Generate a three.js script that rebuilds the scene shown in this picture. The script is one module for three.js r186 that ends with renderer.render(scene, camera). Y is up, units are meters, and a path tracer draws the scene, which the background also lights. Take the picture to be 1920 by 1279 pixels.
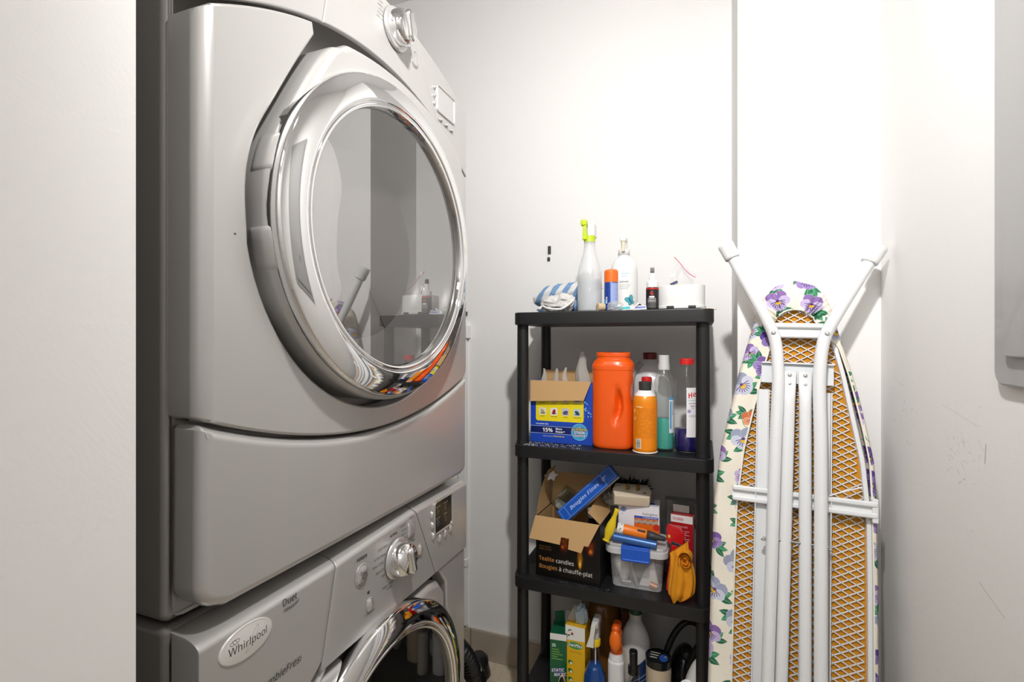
import * as THREE from 'three';
import { RoundedBoxGeometry } from 'three/addons/geometries/RoundedBoxGeometry.js';
import { mergeGeometries, mergeVertices, toCreasedNormals } from 'three/addons/utils/BufferGeometryUtils.js';
import { RectAreaLightUniformsLib } from 'three/addons/lights/RectAreaLightUniformsLib.js';
import { ImprovedNoise } from 'three/addons/math/ImprovedNoise.js';

// ---------- camera, light, exposure ----------
// room axes: x to the right along the back wall, y up, z out of the back wall (back wall face at z = 0)
const EYE = 1.2, DEPTH = 1.715, CEIL = 2.57;
const scene = new THREE.Scene();
scene.background = new THREE.Color(0x000000);
const camera = new THREE.PerspectiveCamera(2 * Math.atan(639.5 / 931) * 180 / Math.PI, 1920 / 1279, 0.02, 30);
camera.position.set(0, EYE, DEPTH);
camera.rotation.y = 21.14 * Math.PI / 180;
scene.add(camera);
const renderer = new THREE.WebGLRenderer({ antialias: true });
renderer.toneMapping = THREE.LinearToneMapping;
renderer.toneMappingExposure = 1.0;
renderer.shadowMap.enabled = true;
const LAMP_AT = [-0.02, 2.08, DEPTH - 0.34], LAMP_AIM = new THREE.Vector3(-0.32, -0.75, -1.17).normalize();   // head of the pendant spotlight
const lampColor = new THREE.Color().setRGB(1, 0.982, 0.96);
const lampLight = new THREE.SpotLight(lampColor, 5.5, 0, 1.34, 1, 2);
lampLight.position.set(...LAMP_AT);
lampLight.target.position.set(LAMP_AT[0] + LAMP_AIM.x, LAMP_AT[1] + LAMP_AIM.y, LAMP_AT[2] + LAMP_AIM.z);
lampLight.castShadow = true;
lampLight.shadow.radius = 1.5;
scene.add(lampLight, lampLight.target);
RectAreaLightUniformsLib.init();
const HALL_AT = [-0.24, CEIL - 0.05, DEPTH + 0.85], HALL_SIZE = 0.42;                      // panel light by the entrance, behind the camera
const hallLight = new THREE.RectAreaLight(lampColor, 14, HALL_SIZE, HALL_SIZE);
hallLight.position.set(...HALL_AT); hallLight.rotation.x = -Math.PI / 2;
scene.add(hallLight);

// ---------- helpers ----------
let seed = 20240611;
const rnd = () => { seed = (seed * 1664525 + 1013904223) >>> 0; return seed / 4294967296; };
const rr = (a, b) => a + (b - a) * rnd();
const noise = new ImprovedNoise();
const used = {};
function numbered(n) { if (!(n in used)) { used[n] = 0; return n; } used[n]++; return n + '_' + String(used[n]).padStart(3, '0'); }
function shade(o) { o.castShadow = true; o.receiveShadow = true; return o; }
function mesh(name, geo, mat, parent, pos, rot) {
  const m = shade(new THREE.Mesh(geo, mat)); m.name = parent ? name : numbered(name);
  if (pos) m.position.set(...pos); if (rot) m.rotation.set(...rot);
  (parent || scene).add(m); return m;
}
function thing(name, label, category, pos = [0, 0, 0], turn = 0, group) {
  const g = new THREE.Group(); g.name = numbered(name); g.position.set(...pos); g.rotation.y = turn;
  g.userData = { label, category }; if (group) g.userData.group = group; scene.add(g); return g;
}
function struct(name, geo, mat, pos, label, category) {
  const m = mesh(name, geo, mat, null, pos); m.userData = { kind: 'structure', label, category }; return m;
}
const at = (lat, y, D) => [lat, y, DEPTH - D];
const lin = (r, g, b) => new THREE.Color().setRGB(r, g, b);
const M = (c, rough = 0.6, o = {}) => new THREE.MeshPhysicalMaterial({ color: c, roughness: rough, side: THREE.DoubleSide, ...o });
const rbox = (w, h, d, r = 0.003, s = 2) => new RoundedBoxGeometry(w, h, d, s, Math.min(r, w / 2.01, h / 2.01, d / 2.01));
const box = (w, h, d) => new THREE.BoxGeometry(w, h, d);
const lathe = (pts, seg = 40) => new THREE.LatheGeometry(pts.map(p => new THREE.Vector2(p[0], p[1])), seg);
const vec = p => new THREE.Vector3(...p);
const tube = (pts, r, n = 40, rad = 10, closed = false) => new THREE.TubeGeometry(new THREE.CatmullRomCurve3(pts.map(vec), closed, 'centripetal'), n, r, rad, closed);
function poly(pts) { const s = new THREE.Shape(); pts.forEach((p, i) => i ? s.lineTo(p[0], p[1]) : s.moveTo(p[0], p[1])); return s; }
function extrude(pts, depth, bevel = 0, seg = 3, holes = [], thick) {
  const s = Array.isArray(pts) ? poly(pts) : pts;
  holes.forEach(h => s.holes.push(poly(h)));
  const g = new THREE.ExtrudeGeometry(s, { depth, bevelEnabled: bevel > 0, bevelSize: bevel, bevelThickness: thick || bevel, bevelOffset: -bevel, bevelSegments: seg, curveSegments: 24 });
  return capNormals(g);
}
// smooth bevels, with the flat faces left flat
function capNormals(g, crease = 0.75) {
  const p = g.attributes.position, n = p.count / 3, fn = [], at = new Map(), a = new THREE.Vector3(), b = new THREE.Vector3(), c = new THREE.Vector3();
  const key = i => Math.round(p.getX(i) * 2e5) + ',' + Math.round(p.getY(i) * 2e5) + ',' + Math.round(p.getZ(i) * 2e5);
  for (let f = 0; f < n; f++) {
    a.fromBufferAttribute(p, 3 * f); b.fromBufferAttribute(p, 3 * f + 1); c.fromBufferAttribute(p, 3 * f + 2);
    const m = b.sub(a).cross(c.sub(a)); const area = m.length(); m.normalize(); fn.push({ m: m.clone(), area, cap: Math.abs(m.z) > 0.9999 });
    for (let k = 0; k < 3; k++) { const q = key(3 * f + k); if (!at.has(q)) at.set(q, []); at.get(q).push(f); }
  }
  const N = new Float32Array(p.count * 3), lim = Math.cos(crease), s = new THREE.Vector3();
  for (let f = 0; f < n; f++) for (let k = 0; k < 3; k++) {
    const F = fn[f]; let r = F.m;
    if (!F.cap) {
      let cap = null; s.set(0, 0, 0);
      for (const o of at.get(key(3 * f + k))) { const O = fn[o]; if (O.m.dot(F.m) < lim) continue; if (O.cap) cap = O.m; else s.addScaledVector(O.m, O.area + 1e-12); }
      r = cap || (s.lengthSq() > 0 ? s.normalize().clone() : F.m);
    }
    N.set([r.x, r.y, r.z], (3 * f + k) * 3);
  }
  g.setAttribute('normal', new THREE.BufferAttribute(N, 3)); return g;
}
function roundRect(w, h, r, n = 6, cx = 0, cy = 0) {
  const out = [], c = [[w / 2 - r, h / 2 - r, 0], [-w / 2 + r, h / 2 - r, 1], [-w / 2 + r, -h / 2 + r, 2], [w / 2 - r, -h / 2 + r, 3]];
  for (const [x, y, q] of c) for (let i = 0; i <= n; i++) { const a = (q + i / n) * Math.PI / 2; out.push([cx + x + r * Math.cos(a), cy + y + r * Math.sin(a)]); }
  return out;
}
function circle(cx, cy, r, n = 72, a0 = 0, a1 = Math.PI * 2) { const o = []; for (let i = 0; i < n; i++) { const a = a0 + (a1 - a0) * i / n; o.push([cx + r * Math.cos(a), cy + r * Math.sin(a)]); } return o; }
function spline(pts, n) { return new THREE.CatmullRomCurve3(pts.map(p => new THREE.Vector3(p[0], p[1], 0)), false, 'centripetal').getPoints(n).map(v => [v.x, v.y]); }
const merge = gs => mergeGeometries(gs.map(g => { const q = g.index ? g.toNonIndexed() : g; for (const k of Object.keys(q.attributes)) if (!['position', 'normal', 'uv'].includes(k)) q.deleteAttribute(k); return q; }));
const mv = (g, x = 0, y = 0, z = 0) => g.translate(x, y, z);
function canvasTex(w, h, draw, srgb = true) {
  const c = document.createElement('canvas'); c.width = w; c.height = h; const g = c.getContext('2d'); draw(g, w, h);
  const t = new THREE.CanvasTexture(c); if (srgb) t.colorSpace = THREE.SRGBColorSpace; t.wrapS = t.wrapT = THREE.RepeatWrapping; t.anisotropy = 8; return t;
}
function noiseTex(n, f) {
  const d = new Uint8Array(n * n * 4);
  for (let j = 0; j < n; j++) for (let i = 0; i < n; i++) { const v = Math.max(0, Math.min(255, f(i / n, j / n, i, j))); const k = (j * n + i) * 4; d[k] = d[k + 1] = d[k + 2] = v; d[k + 3] = 255; }
  const t = new THREE.DataTexture(d, n, n); t.magFilter = THREE.LinearFilter; t.minFilter = THREE.LinearFilter; t.wrapS = t.wrapT = THREE.RepeatWrapping; t.needsUpdate = true; return t;
}
const tileNoise = (u, v, f, s) => { // periodic noise on a torus
  const a = u * 2 * Math.PI, b = v * 2 * Math.PI, k = f / (2 * Math.PI);
  return noise.noise(Math.cos(a) * k + s, Math.sin(a) * k + Math.cos(b) * k * 0.7, Math.sin(b) * k + s * 1.7);
};
const wallBump = noiseTex(512, (u, v, i, j) => 128 + 60 * tileNoise(u, v, 90, 3) + 45 * tileNoise(u, v, 30, 9) + 20 * (rnd() - 0.5));
const fineBump = noiseTex(256, () => 90 + 120 * rnd());
const rep = (t, x, y) => { const c = t.clone(); c.repeat.set(x, y); c.needsUpdate = true; return c; };
// a print of a canvas with see-through ground, on its own thin sheet
function print(name, w, h, pw, draw, parent, pos, rot, o = {}) {
  const t = canvasTex(pw, Math.round(pw * h / w), draw);
  return mesh(name, new THREE.PlaneGeometry(w, h), new THREE.MeshPhysicalMaterial({ map: t, transparent: true, roughness: 0.5, ...o }), parent, pos, rot);
}
// part of a bottle's wall as a label: an arc of radius r, centred on local +z
function arcLabel(name, r, h, angle, pw, draw, parent, pos, mid = 0, rTop = r) {
  const t = canvasTex(pw, Math.round(pw * h / (r * angle)), draw);
  const g = new THREE.CylinderGeometry(rTop, r, h, 28, 1, true, mid - angle / 2, angle);
  return mesh(name, g, new THREE.MeshPhysicalMaterial({ map: t, roughness: 0.4, side: THREE.DoubleSide }), parent, pos);
}
function deform(g, f) { const p = g.attributes.position, v = new THREE.Vector3(); for (let i = 0; i < p.count; i++) { v.fromBufferAttribute(p, i); f(v, i); p.setXYZ(i, v.x, v.y, v.z); } g.computeVertexNormals(); return g; }
function grid(nu, nv, f, uvf) { // surface of f(u, v) -> [x, y, z]
  const P = [], U = [], I = [];
  for (let j = 0; j <= nv; j++) for (let i = 0; i <= nu; i++) { const u = i / nu, v = j / nv; P.push(...f(u, v)); U.push(...(uvf ? uvf(u, v) : [u, v])); }
  for (let j = 0; j < nv; j++) for (let i = 0; i < nu; i++) { const a = j * (nu + 1) + i, b = a + 1, c = a + nu + 1, d = c + 1; I.push(a, b, d, a, d, c); }
  const g = new THREE.BufferGeometry(); g.setAttribute('position', new THREE.Float32BufferAttribute(P, 3)); g.setAttribute('uv', new THREE.Float32BufferAttribute(U, 2)); g.setIndex(I); g.computeVertexNormals(); return g;
}
const planarUV = (g, s = 1, ox = 0, oy = 0, ax = 'x', ay = 'y') => { const p = g.attributes.position, u = []; const get = { x: i => p.getX(i), y: i => p.getY(i), z: i => p.getZ(i) }; for (let i = 0; i < p.count; i++) u.push((get[ax](i) - ox) * s, (get[ay](i) - oy) * s); g.setAttribute('uv', new THREE.Float32BufferAttribute(u, 2)); return g; };

// ---------- materials ----------
const wallColor = lin(0.87, 0.858, 0.845);
const wallMat = (w, h, map) => M(map ? 0xffffff : wallColor, 0.75, { bumpMap: rep(wallBump, w / 0.35, h / 0.35), bumpScale: 0.00028, map: map || null });
const ceilMat = M(lin(0.78, 0.77, 0.76), 0.9);
const silver = M(lin(0.49, 0.48, 0.465), 0.38, { metalness: 0.45, clearcoat: 0.5, clearcoatRoughness: 0.08 });
const silverDark = M(lin(0.33, 0.315, 0.30), 0.4, { metalness: 0.6 });
const chrome = M(lin(0.86, 0.86, 0.86), 0.035, { metalness: 1 });
const button = M(lin(0.62, 0.61, 0.60), 0.22, { metalness: 0.7 });
const darkPlastic = M(lin(0.035, 0.035, 0.036), 0.5);
const blackShelf = M(lin(0.010, 0.010, 0.011), 0.42, { bumpMap: rep(fineBump, 3, 3), bumpScale: 0.00012 });
const blackGloss = M(lin(0.008, 0.008, 0.009), 0.22);
const whiteMetal = M(lin(0.80, 0.81, 0.82), 0.3, { clearcoat: 0.3 });
const whitePlastic = M(lin(0.82, 0.82, 0.81), 0.4);
const cardboard = M(lin(0.52, 0.32, 0.14), 0.85, { bumpMap: rep(fineBump, 1, 1), bumpScale: 0.0002 });
const clear = M(lin(0.97, 0.97, 0.97), 0.06, { transmission: 1, thickness: 0, ior: 1.45 });
const frosted = M(lin(0.92, 0.93, 0.94), 0.35, { transmission: 0.75, thickness: 0, ior: 1.45 });
const film = M(lin(0.95, 0.95, 0.95), 0.18, { transmission: 0.85, thickness: 0 });

// ---------- the room ----------
{
  const T = 0.1, zf = DEPTH + 1.3, xl = -1.45, jx = 0.0818, jd = 1.423, rx = 0.394, H = CEIL;
  const wb = (name, x0, x1, z0, z1, label, map, mw) => struct(name, box(x1 - x0, H, z1 - z0), wallMat(mw || Math.max(x1 - x0, z1 - z0), H, map), [(x0 + x1) / 2, H / 2, (z0 + z1) / 2], label, 'wall');
  wb('wall_back', xl - T, jx, -T, 0, 'white painted back wall behind the black shelving unit');
  wb('wall_chase', jx, rx + T, -T, DEPTH - jd, 'white boxed-out wall behind the ironing board');
  // scuffs and scratches on the right wall
  const z0 = DEPTH - jd, LW = zf - z0;
  const map = canvasTex(2048, 1920, (g, w, h) => {
    g.fillStyle = '#efeeec'; g.fillRect(0, 0, w, h);
    const X = D => (DEPTH - D - z0) / LW * w, Y = y => (1 - y / H) * h;
    const streak = (D0, y0, D1, y1, lw, a, c = '90,88,88') => { g.strokeStyle = `rgba(${c},${a})`; g.lineWidth = lw; g.beginPath(); g.moveTo(X(D0), Y(y0)); g.lineTo(X(D1), Y(y1)); g.stroke(); };
    streak(0.95, 1.045, 0.953, 1.015, 1.2, 0.6); streak(1.10, 1.088, 0.97, 1.068, 0.7, 0.18); streak(0.97, 0.83, 0.90, 0.81, 0.9, 0.3);
    for (let i = 0; i < 46; i++) { const D = 1.30 + rr(-0.09, 0.07), y = 1.07 + rr(-0.09, 0.06); streak(D, y, D + rr(-.006, .006), y + rr(-.008, .008), rr(0.5, 2), rr(0.1, 0.35), '140,135,150'); }
    for (let i = 0; i < 40; i++) { const D = 1.02 + rr(-0.06, 0.06), y = 0.99 + rr(-0.03, 0.06); streak(D, y, D + rr(-.012, .012), y + rr(-.008, .008), rr(0.5, 1.4), rr(0.08, 0.3)); }
    for (let i = 0; i < 160; i++) { const D = rr(0.3, 1.4), y = rr(0.2, 1.15); streak(D, y, D + rr(-.02, .02), y + rr(-.03, .03), rr(0.4, 1), rr(0.03, 0.1)); }
  });
  map.anisotropy = 8;
  wb('wall_right', rx, rx + T, z0, zf, 'white scuffed side wall carrying the grey electrical panel', map, LW);
  wb('wall_left', xl - T, -0.50, DEPTH - 0.309, zf, 'white wall end beside the stacked laundry machines');
  wb('wall_alcove', xl - T, xl, 0, DEPTH - 0.309, 'white wall behind the stacked laundry machines');
  wb('wall_front', xl - T, rx + T, zf, zf + T, 'white wall opposite the shelving unit');
  struct('ceiling', box(rx + 2 * T - xl, 0.1, zf + 2 * T), ceilMat, [(rx + xl) / 2, CEIL + 0.05, zf / 2], 'plain white ceiling', 'ceiling');
  const grout = M(lin(0.30, 0.27, 0.23), 0.95);
  const fl = struct('floor', box(rx + 2 * T - xl, 0.1, zf + 2 * T), grout, [(rx + xl) / 2, -0.058, zf / 2], 'beige stone tiled floor with narrow joints', 'floor');
  const tm = [0, 1, 2].map(k => { const t = canvasTex(256, 256, (g, w, h) => { g.fillStyle = ['#cdbfa8', '#c6b8a1', '#d2c5af'][k]; g.fillRect(0, 0, w, h); for (let i = 0; i < 900; i++) { g.fillStyle = `rgba(${rnd() < 0.5 ? '120,100,75' : '235,225,205'},${rr(0.03, 0.16)})`; g.beginPath(); g.ellipse(rnd() * w, rnd() * h, rr(1, 9), rr(1, 5), rnd() * 3, 0, 7); g.fill(); } }); return M(0xffffff, 0.45, { map: t }); });
  const tg = rbox(0.326, 0.01, 0.326, 0.002, 1);
  for (let i = 0; i < 6; i++) for (let j = 0; j < 10; j++) { const x = -1.28 + i * 0.33, z = 0.166 + j * 0.33; if (x > rx - 0.15 || z > zf - 0.16) continue; mesh('tile', tg, tm[Math.floor(rnd() * 3)], fl, [x - (rx + xl) / 2, 0.053, z - zf / 2], [0, Math.floor(rnd() * 4) * Math.PI / 2, 0]); }
  // tiled skirting on the back wall
  const bb = struct('baseboard_back', box(jx - xl - 0.004, 0.104, 0.004), grout, [(jx + xl) / 2, 0.052, 0.002], 'beige tile skirting along the back wall', 'baseboard');
  const sm = [M(lin(0.42, 0.355, 0.285), 0.35), M(lin(0.45, 0.38, 0.30), 0.35)];
  const sg = rbox(0.302, 0.104, 0.009, 0.0015, 1);
  for (let i = 0; i < 5; i++) { const x = -1.286 + i * 0.3055; if (x + 0.151 > jx) continue; mesh('tile', sg, sm[i % 2], bb, [x - (jx + xl) / 2, 0, 0.005]); }
  mesh('cap_strip', rbox(jx - xl - 0.006, 0.006, 0.008, 0.001, 1), M(lin(0.6, 0.56, 0.5), 0.6), bb, [0, 0.0555, 0.003]);
}
// the spotlight hanging from the ceiling that lights the room
{
  const g = thing('ceiling_spotlight', 'white pendant spotlight hanging from the ceiling, aimed at back wall', 'lamp', [LAMP_AT[0], CEIL, LAMP_AT[2] + 0.05]);
  const drop = LAMP_AT[1] - CEIL + 0.03;
  mesh('ceiling_rose', lathe([[0, 0], [0.05, 0], [0.05, -0.012], [0.01, -0.025], [0, -0.025]]), whitePlastic, g);
  mesh('rod', new THREE.CylinderGeometry(0.006, 0.006, -drop, 10), whitePlastic, g, [0, drop / 2, 0]);
  const head = mesh('lamp_head', lathe([[0.028, 0.09], [0.03, 0.02], [0.036, 0.0], [0.034, 0.001], [0.028, 0.022], [0, 0.024]].reverse().concat([[0, 0.092]]), 32), whitePlastic, g, [0, LAMP_AT[1] - CEIL, -0.05]);
  head.quaternion.setFromUnitVectors(new THREE.Vector3(0, -1, 0), LAMP_AIM); head.position.addScaledVector(LAMP_AIM, -0.012);
  mesh('light_disc', new THREE.CircleGeometry(0.027, 28).rotateX(Math.PI / 2), M(0xffffff, 0.4, { emissive: lampColor, emissiveIntensity: 8 }), head, [0, 0.008, 0]);
}
{
  const g = thing('ceiling_panel_light', 'square white ceiling panel light by the entrance', 'lamp', [HALL_AT[0], CEIL, HALL_AT[2]]);
  mesh('panel_housing', mv(rbox(HALL_SIZE + 0.03, 0.035, HALL_SIZE + 0.03, 0.004), 0, -0.018, 0), whitePlastic, g);
  mesh('light_diffuser', box(HALL_SIZE, 0.006, HALL_SIZE), M(0xffffff, 0.5, { emissive: lampColor, emissiveIntensity: 1.5 }), g, [0, -0.039, 0]);
}
// ---------- stacked dryer and washer ----------
// local axes of both machines: x along the front away from the camera (D - CD), y up, z out of the front (front plane z = 0)
const CD = 0.731, FRONT = -0.53, BASE = 0.866, D0 = 0.394, D1 = 1.068;
const sx = D => D - CD;
const line = (f, a, b, n = 30) => { const o = []; for (let i = 0; i <= n; i++) { const D = a + (b - a) * i / n; o.push([sx(D), f(D)]); } return o; };
const ringGeo = (() => {
  const p = [[0.248, 0.006], [0.2665, 0.006], [0.2672, 0.030], [0.266, 0.0345]];
  for (let i = 0; i <= 16; i++) { const r = 0.2645 - i / 16 * 0.0375; p.push([r, 0.047 - 6.4 * (r - 0.226) ** 2]); }
  p.push([0.2255, 0.0462], [0.2243, 0.0443], [0.2238, 0.0425]);
  for (let i = 0; i <= 8; i++) { const a = i / 8 * Math.PI * 0.9; p.push([0.2195 + 0.0042 * Math.cos(a), 0.0418 + 0.0034 * Math.sin(a)]); }
  p.push([0.2146, 0.036], [0.2140, 0.024], [0.248, 0.006]);
  return lathe(p, 128).rotateX(Math.PI / 2);
})();
const doorGlass = M(lin(0.60, 0.59, 0.585), 0.012, { transmission: 1, thickness: 0, ior: 3.1 });
const bowlMat = M(lin(0.30, 0.295, 0.29), 0.3);
const ink = '#2b2a29';

function cabinet(t, y0, y1) { // open-fronted sheet metal shell, closed well behind the front panels
  const w = D1 - D0 + 0.004, h = y1 - y0;
  const c = mesh('cabinet', mv(extrude(roundRect(w, h, 0.01, 5), 0.636, 0.012, 4, [roundRect(w - 0.032, h - 0.032, 0.006, 3).reverse()]), 0, (y0 + y1) / 2, -0.70), silverDark, t);
  mesh('bulkhead', mv(box(w - 0.034, h - 0.034, 0.004), 0, (y0 + y1) / 2, -0.14), silver, t);
  mesh('back_panel', mv(box(w - 0.02, h - 0.02, 0.004), 0, (y0 + y1) / 2, -0.714), silverDark, t);
  return c;
}
function knobPart(t, x, y, r, name = 'knob') {
  mesh('knob_skirt', lathe([[0, 0.001], [r * 1.22, 0.001], [r * 1.22, 0.004], [r * 1.08, 0.009], [0, 0.009]], 48).rotateX(Math.PI / 2), button, t, [x, y, 0]);
  const k = mesh(name, lathe([[r * 1.02, 0.008], [r, 0.02], [r * 0.9, 0.029], [r * 0.7, 0.033], [0.0005, 0.034]], 48).rotateX(Math.PI / 2), chrome, t, [x, y, 0]);
  const gripShape = new THREE.CapsuleGeometry(r * 0.3, r * 1.15, 8, 20);
  mesh('grip', gripShape.scale(1, 1, 0.75).rotateZ(0.25), chrome, k, [0, 0, 0.034]);
}
function pushButton(t, x, y, rx, ry, name = 'button') {
  const g = lathe([[1.14, 0], [1.14, 0.0012], [1.03, 0.002], [1.0, 0.0008], [0.97, 0.0022], [0.7, 0.0046], [0.35, 0.0058], [0.001, 0.006]], 36).rotateX(Math.PI / 2);
  g.scale(rx, ry, 1); return mesh(name, toCreasedNormals(g, 0.7), button, t, [x, y, 0.0005]);
}
// curved console piece between two slanting ends, with its upper edge rolled back
function consolePiece(name, t, e0, e1, bot, ridge, mat, roll = 0.016, back = 0.042) {
  const rows = [];
  rows.push([0, -0.03, 'b'], [0, -0.006, 'b'], [0.0015, -0.0015, 'b'], [0.004, 0, 'b']);
  const g = grid(30, 26, (u, v) => {
    const j = Math.round(v * 26), i = Math.round(u * 30);
    let yf = j < 4 ? rows[j][0] : j <= 12 ? 0.004 + (j - 4) / 8 : 2, z = j < 4 ? rows[j][1] : 0;
    const uu = Math.min(1, Math.max(0, (i - 2) / 26));
    const dAt = y => e0(y) + (e1(y) - e0(y)) * uu;
    let y;
    if (j < 4) { let D = dAt(-0.45); y = bot(D) + yf; }
    else if (j <= 12) { const D = dAt(-0.42); y = bot(D) + 0.004 + (ridge(D) - bot(D) - 0.004) * (j - 4) / 8; }
    else { const D = dAt(-0.33), a = (j - 12) / 12 * Math.PI / 2 * 1.0; if (j <= 24) { y = ridge(D) + roll * Math.sin(a); z = -back * (1 - Math.cos(a)); } else { y = ridge(D) + roll; z = -back - (j - 24) * 0.003; } }
    let D = dAt(y), zz = z;
    if (i === 0 || i === 30) zz = -0.045; else if (i === 1 || i === 29) { zz = z - 0.0012; } else { if (i === 2) D += 0.0012; if (i === 28) D -= 0.0012; }
    return [sx(D), y, zz];
  });
  return mesh(name, g, mat, t);
}

// --- dryer ---
{
  const t = thing('clothes_dryer', 'silver front-loading dryer with a clear round door, stacked on the washer', 'dryer', [FRONT, BASE, DEPTH - CD], Math.PI / 2);
  const Y = y => y + EYE - BASE;                       // heights above the machine's base, from heights above the eye
  cabinet(t, 0.003, 0.955);
  const arch = D => Y(0.491 - 0.94 * (D - 0.735) ** 2), crease = D => Y(-0.151 + 0.58 * (D - 0.72) ** 2), bottom = D => Y(-0.317 + 0.02 * (D - 0.60) ** 2);
  const C = [0.742, Y(0.172)], R = 0.287;
  // door opening from its far upper end round the bottom to the near upper corner
  const open = [[1.012, Y(0.405)], [1.024, Y(0.30)]];
  for (let i = 0; i <= 44; i++) { const a = (12 - i / 44 * 186) * Math.PI / 180; open.push([C[0] + R * Math.cos(a), C[1] + R * Math.sin(a)]); }
  const nearSide = [[0.4575, Y(0.205)], [0.471, Y(0.263)], [0.504, Y(0.327)], [0.542, Y(0.396)], [0.573, Y(0.448)]];
  const op = [...open.slice(0, -2), ...spline([open[open.length - 2], ...nearSide], 24)].map(p => [sx(p[0]), p[1]]);
  const cr = 0.012, RO = 0.02;
  const roll = (lo, hi) => grid(10, 12, (u, v) => { const a = u * Math.PI / 2, k = v === 0 ? 0.006 : v === 1 ? -0.006 : 0, w = v === 0 || v === 1 ? 0.004 : 0, D = D0 + RO * (1 - Math.cos(a)); const y0 = lo(D), y1 = hi(D); return [sx(D + w * Math.cos(a)), v === 0 ? y0 : v === 1 ? y1 : y0 + 0.004 + (y1 - y0 - 0.008) * (v - 1 / 12) / (10 / 12), u === 0 ? -0.05 : -RO * (1 - Math.sin(a)) - w * Math.sin(a)]; });
  mesh('side_roll', roll(D => crease(D), D => arch(D)), silver, t);
  const front = [...line(crease, D0 + RO - 0.006, D1 - cr, 40), [sx(D1 - 0.003), crease(D1) + 0.004], [sx(D1), crease(D1) + cr], [sx(D1), arch(D1)], ...line(arch, D1 - 0.004, 1.014, 6), ...op, ...line(arch, 0.569, D0 + RO - 0.006, 12), ];
  mesh('front_panel', mv(extrude(front, 0.03, 0.0045, 4), 0, 0, -0.0345), silver, t);
  const lower = [...line(bottom, D0 + 0.035, D1 - 0.02, 30), ...circle(sx(D1 - 0.02), bottom(D1) + 0.022, 0.02, 6, -Math.PI / 2, 0), ...line(D => crease(D) - 0.005, D1 - 0.001, D0 + 0.006, 40), [sx(D0 + 0.001), crease(D0) - 0.012], ...circle(sx(D0 + 0.03), bottom(D0) + 0.034, 0.03, 8, Math.PI, Math.PI * 1.5)];
  mesh('lower_panel', mv(extrude(lower, 0.026, 0.013, 6), 0, 0, -0.038), silver, t);
  // console in three pieces above the arch
  const top = D => Y(0.611 - 0.55 * (D - 0.72) ** 2);
  const seg = (name, a0, a1, b0, b1) => { // a: near end at bottom / top, b: far end
    const pts = [...line(D => arch(D) + 0.005, a0, b0, 20), ...line(top, b1, a1, 20)];
    return mesh(name, mv(extrude(pts, 0.005, 0.0025, 3), 0, 0, -0.0075), silver, t);
  };
  seg('console_panel', D0, D0, 0.588, 0.612); seg('console_panel', 0.5895, 0.6135, 0.927, 0.845); seg('console_panel', 0.9285, 0.8465, D1, D1);
  knobPart(t, sx(0.775), Y(0.573), 0.031);
  pushButton(t, sx(0.693), Y(0.602) - 0.006, 0.0125, 0.0145);
  pushButton(t, sx(0.842), Y(0.553), 0.010, 0.0135);
  const disp = mesh('display', mv(extrude(roundRect(0.074, 0.052, 0.004, 4), 0.0012), sx(0.966), Y(0.518), 0), M(lin(0.52, 0.51, 0.5), 0.2, { metalness: 0.4 }), t);
  mesh('display_frame', mv(extrude(roundRect(0.080, 0.058, 0.006, 4), 0.0025, 0.0008, 1, [roundRect(0.074, 0.052, 0.004, 4).reverse()]), sx(0.966), Y(0.518), 0), button, t);
  for (const [d, y] of [[0.942, 0.476], [0.966, 0.474], [0.99, 0.472]]) pushButton(t, sx(d), Y(y), 0.006, 0.0042);
  for (const [d, y] of [[0.916, 0.535], [0.916, 0.518], [0.916, 0.502]]) pushButton(t, sx(d), Y(y), 0.0035, 0.005);
  print('lettering', 0.16, 0.075, 640, (g, w, h) => {
    g.fillStyle = ink; g.font = '15px sans-serif'; g.textAlign = 'right';
    ['HEAVY DUTY', 'NORMAL', 'CASUAL', 'DELICATE', 'RAPID DRY'].forEach((s, i) => g.fillText(s, 180, 40 + i * 30));
    g.textAlign = 'left'; ['TOWELS', 'BULKY', 'TIMED DRY', 'QUICK'].forEach((s, i) => g.fillText(s, 440, 70 + i * 34));
    g.font = 'bold 15px sans-serif'; g.fillText('START', 520, 40); g.fillText('hold', 530, 200);
  }, t, [sx(0.772), Y(0.568), 0.0007]);
  // door: silver body, chrome ring, glass, bowl and hinge covers
  const inner = []; const r2 = 0.2745, bs = 0.012, bt = 0.02;
  inner.push([0.99, Y(0.40)], [1.013, Y(0.30)]);
  for (let i = 0; i <= 44; i++) { const a = (14 - i / 44 * 190) * Math.PI / 180; inner.push([C[0] + r2 * Math.cos(a), C[1] + r2 * Math.sin(a)]); }
  const dn = spline([inner[inner.length - 2], [0.4705, Y(0.205)], [0.4835, Y(0.2595)], [0.5165, Y(0.3235)], [0.553, Y(0.388)], [0.584, Y(0.432)], [0.603, Y(0.4425)]], 26);
  const body = [...inner.slice(0, -2), ...dn].map(p => [sx(p[0]), p[1]]).concat(line(D => arch(D) - 0.025, 0.615, 0.975, 24));
  const door = mesh('door', mv(extrude(body, 0.043, bs, 8, [circle(sx(C[0]), C[1], 0.236, 72).reverse()], bt), 0, 0, -0.033), silver, t);
  mesh('chrome_ring', ringGeo, chrome, door, [sx(C[0]) - 0.005, C[1], 0]);
  mesh('door_glass', new THREE.CircleGeometry(0.2165, 96), doorGlass, door, [sx(C[0]) - 0.005, C[1], 0.034]);
  mesh('door_bowl', lathe([[0.2135, 0.030], [0.20, 0.012], [0.185, -0.03], [0.16, -0.06], [0.12, -0.075], [0.0005, -0.08]], 72).rotateX(Math.PI / 2), bowlMat, door, [sx(C[0]) - 0.005, C[1], 0]);
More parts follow.
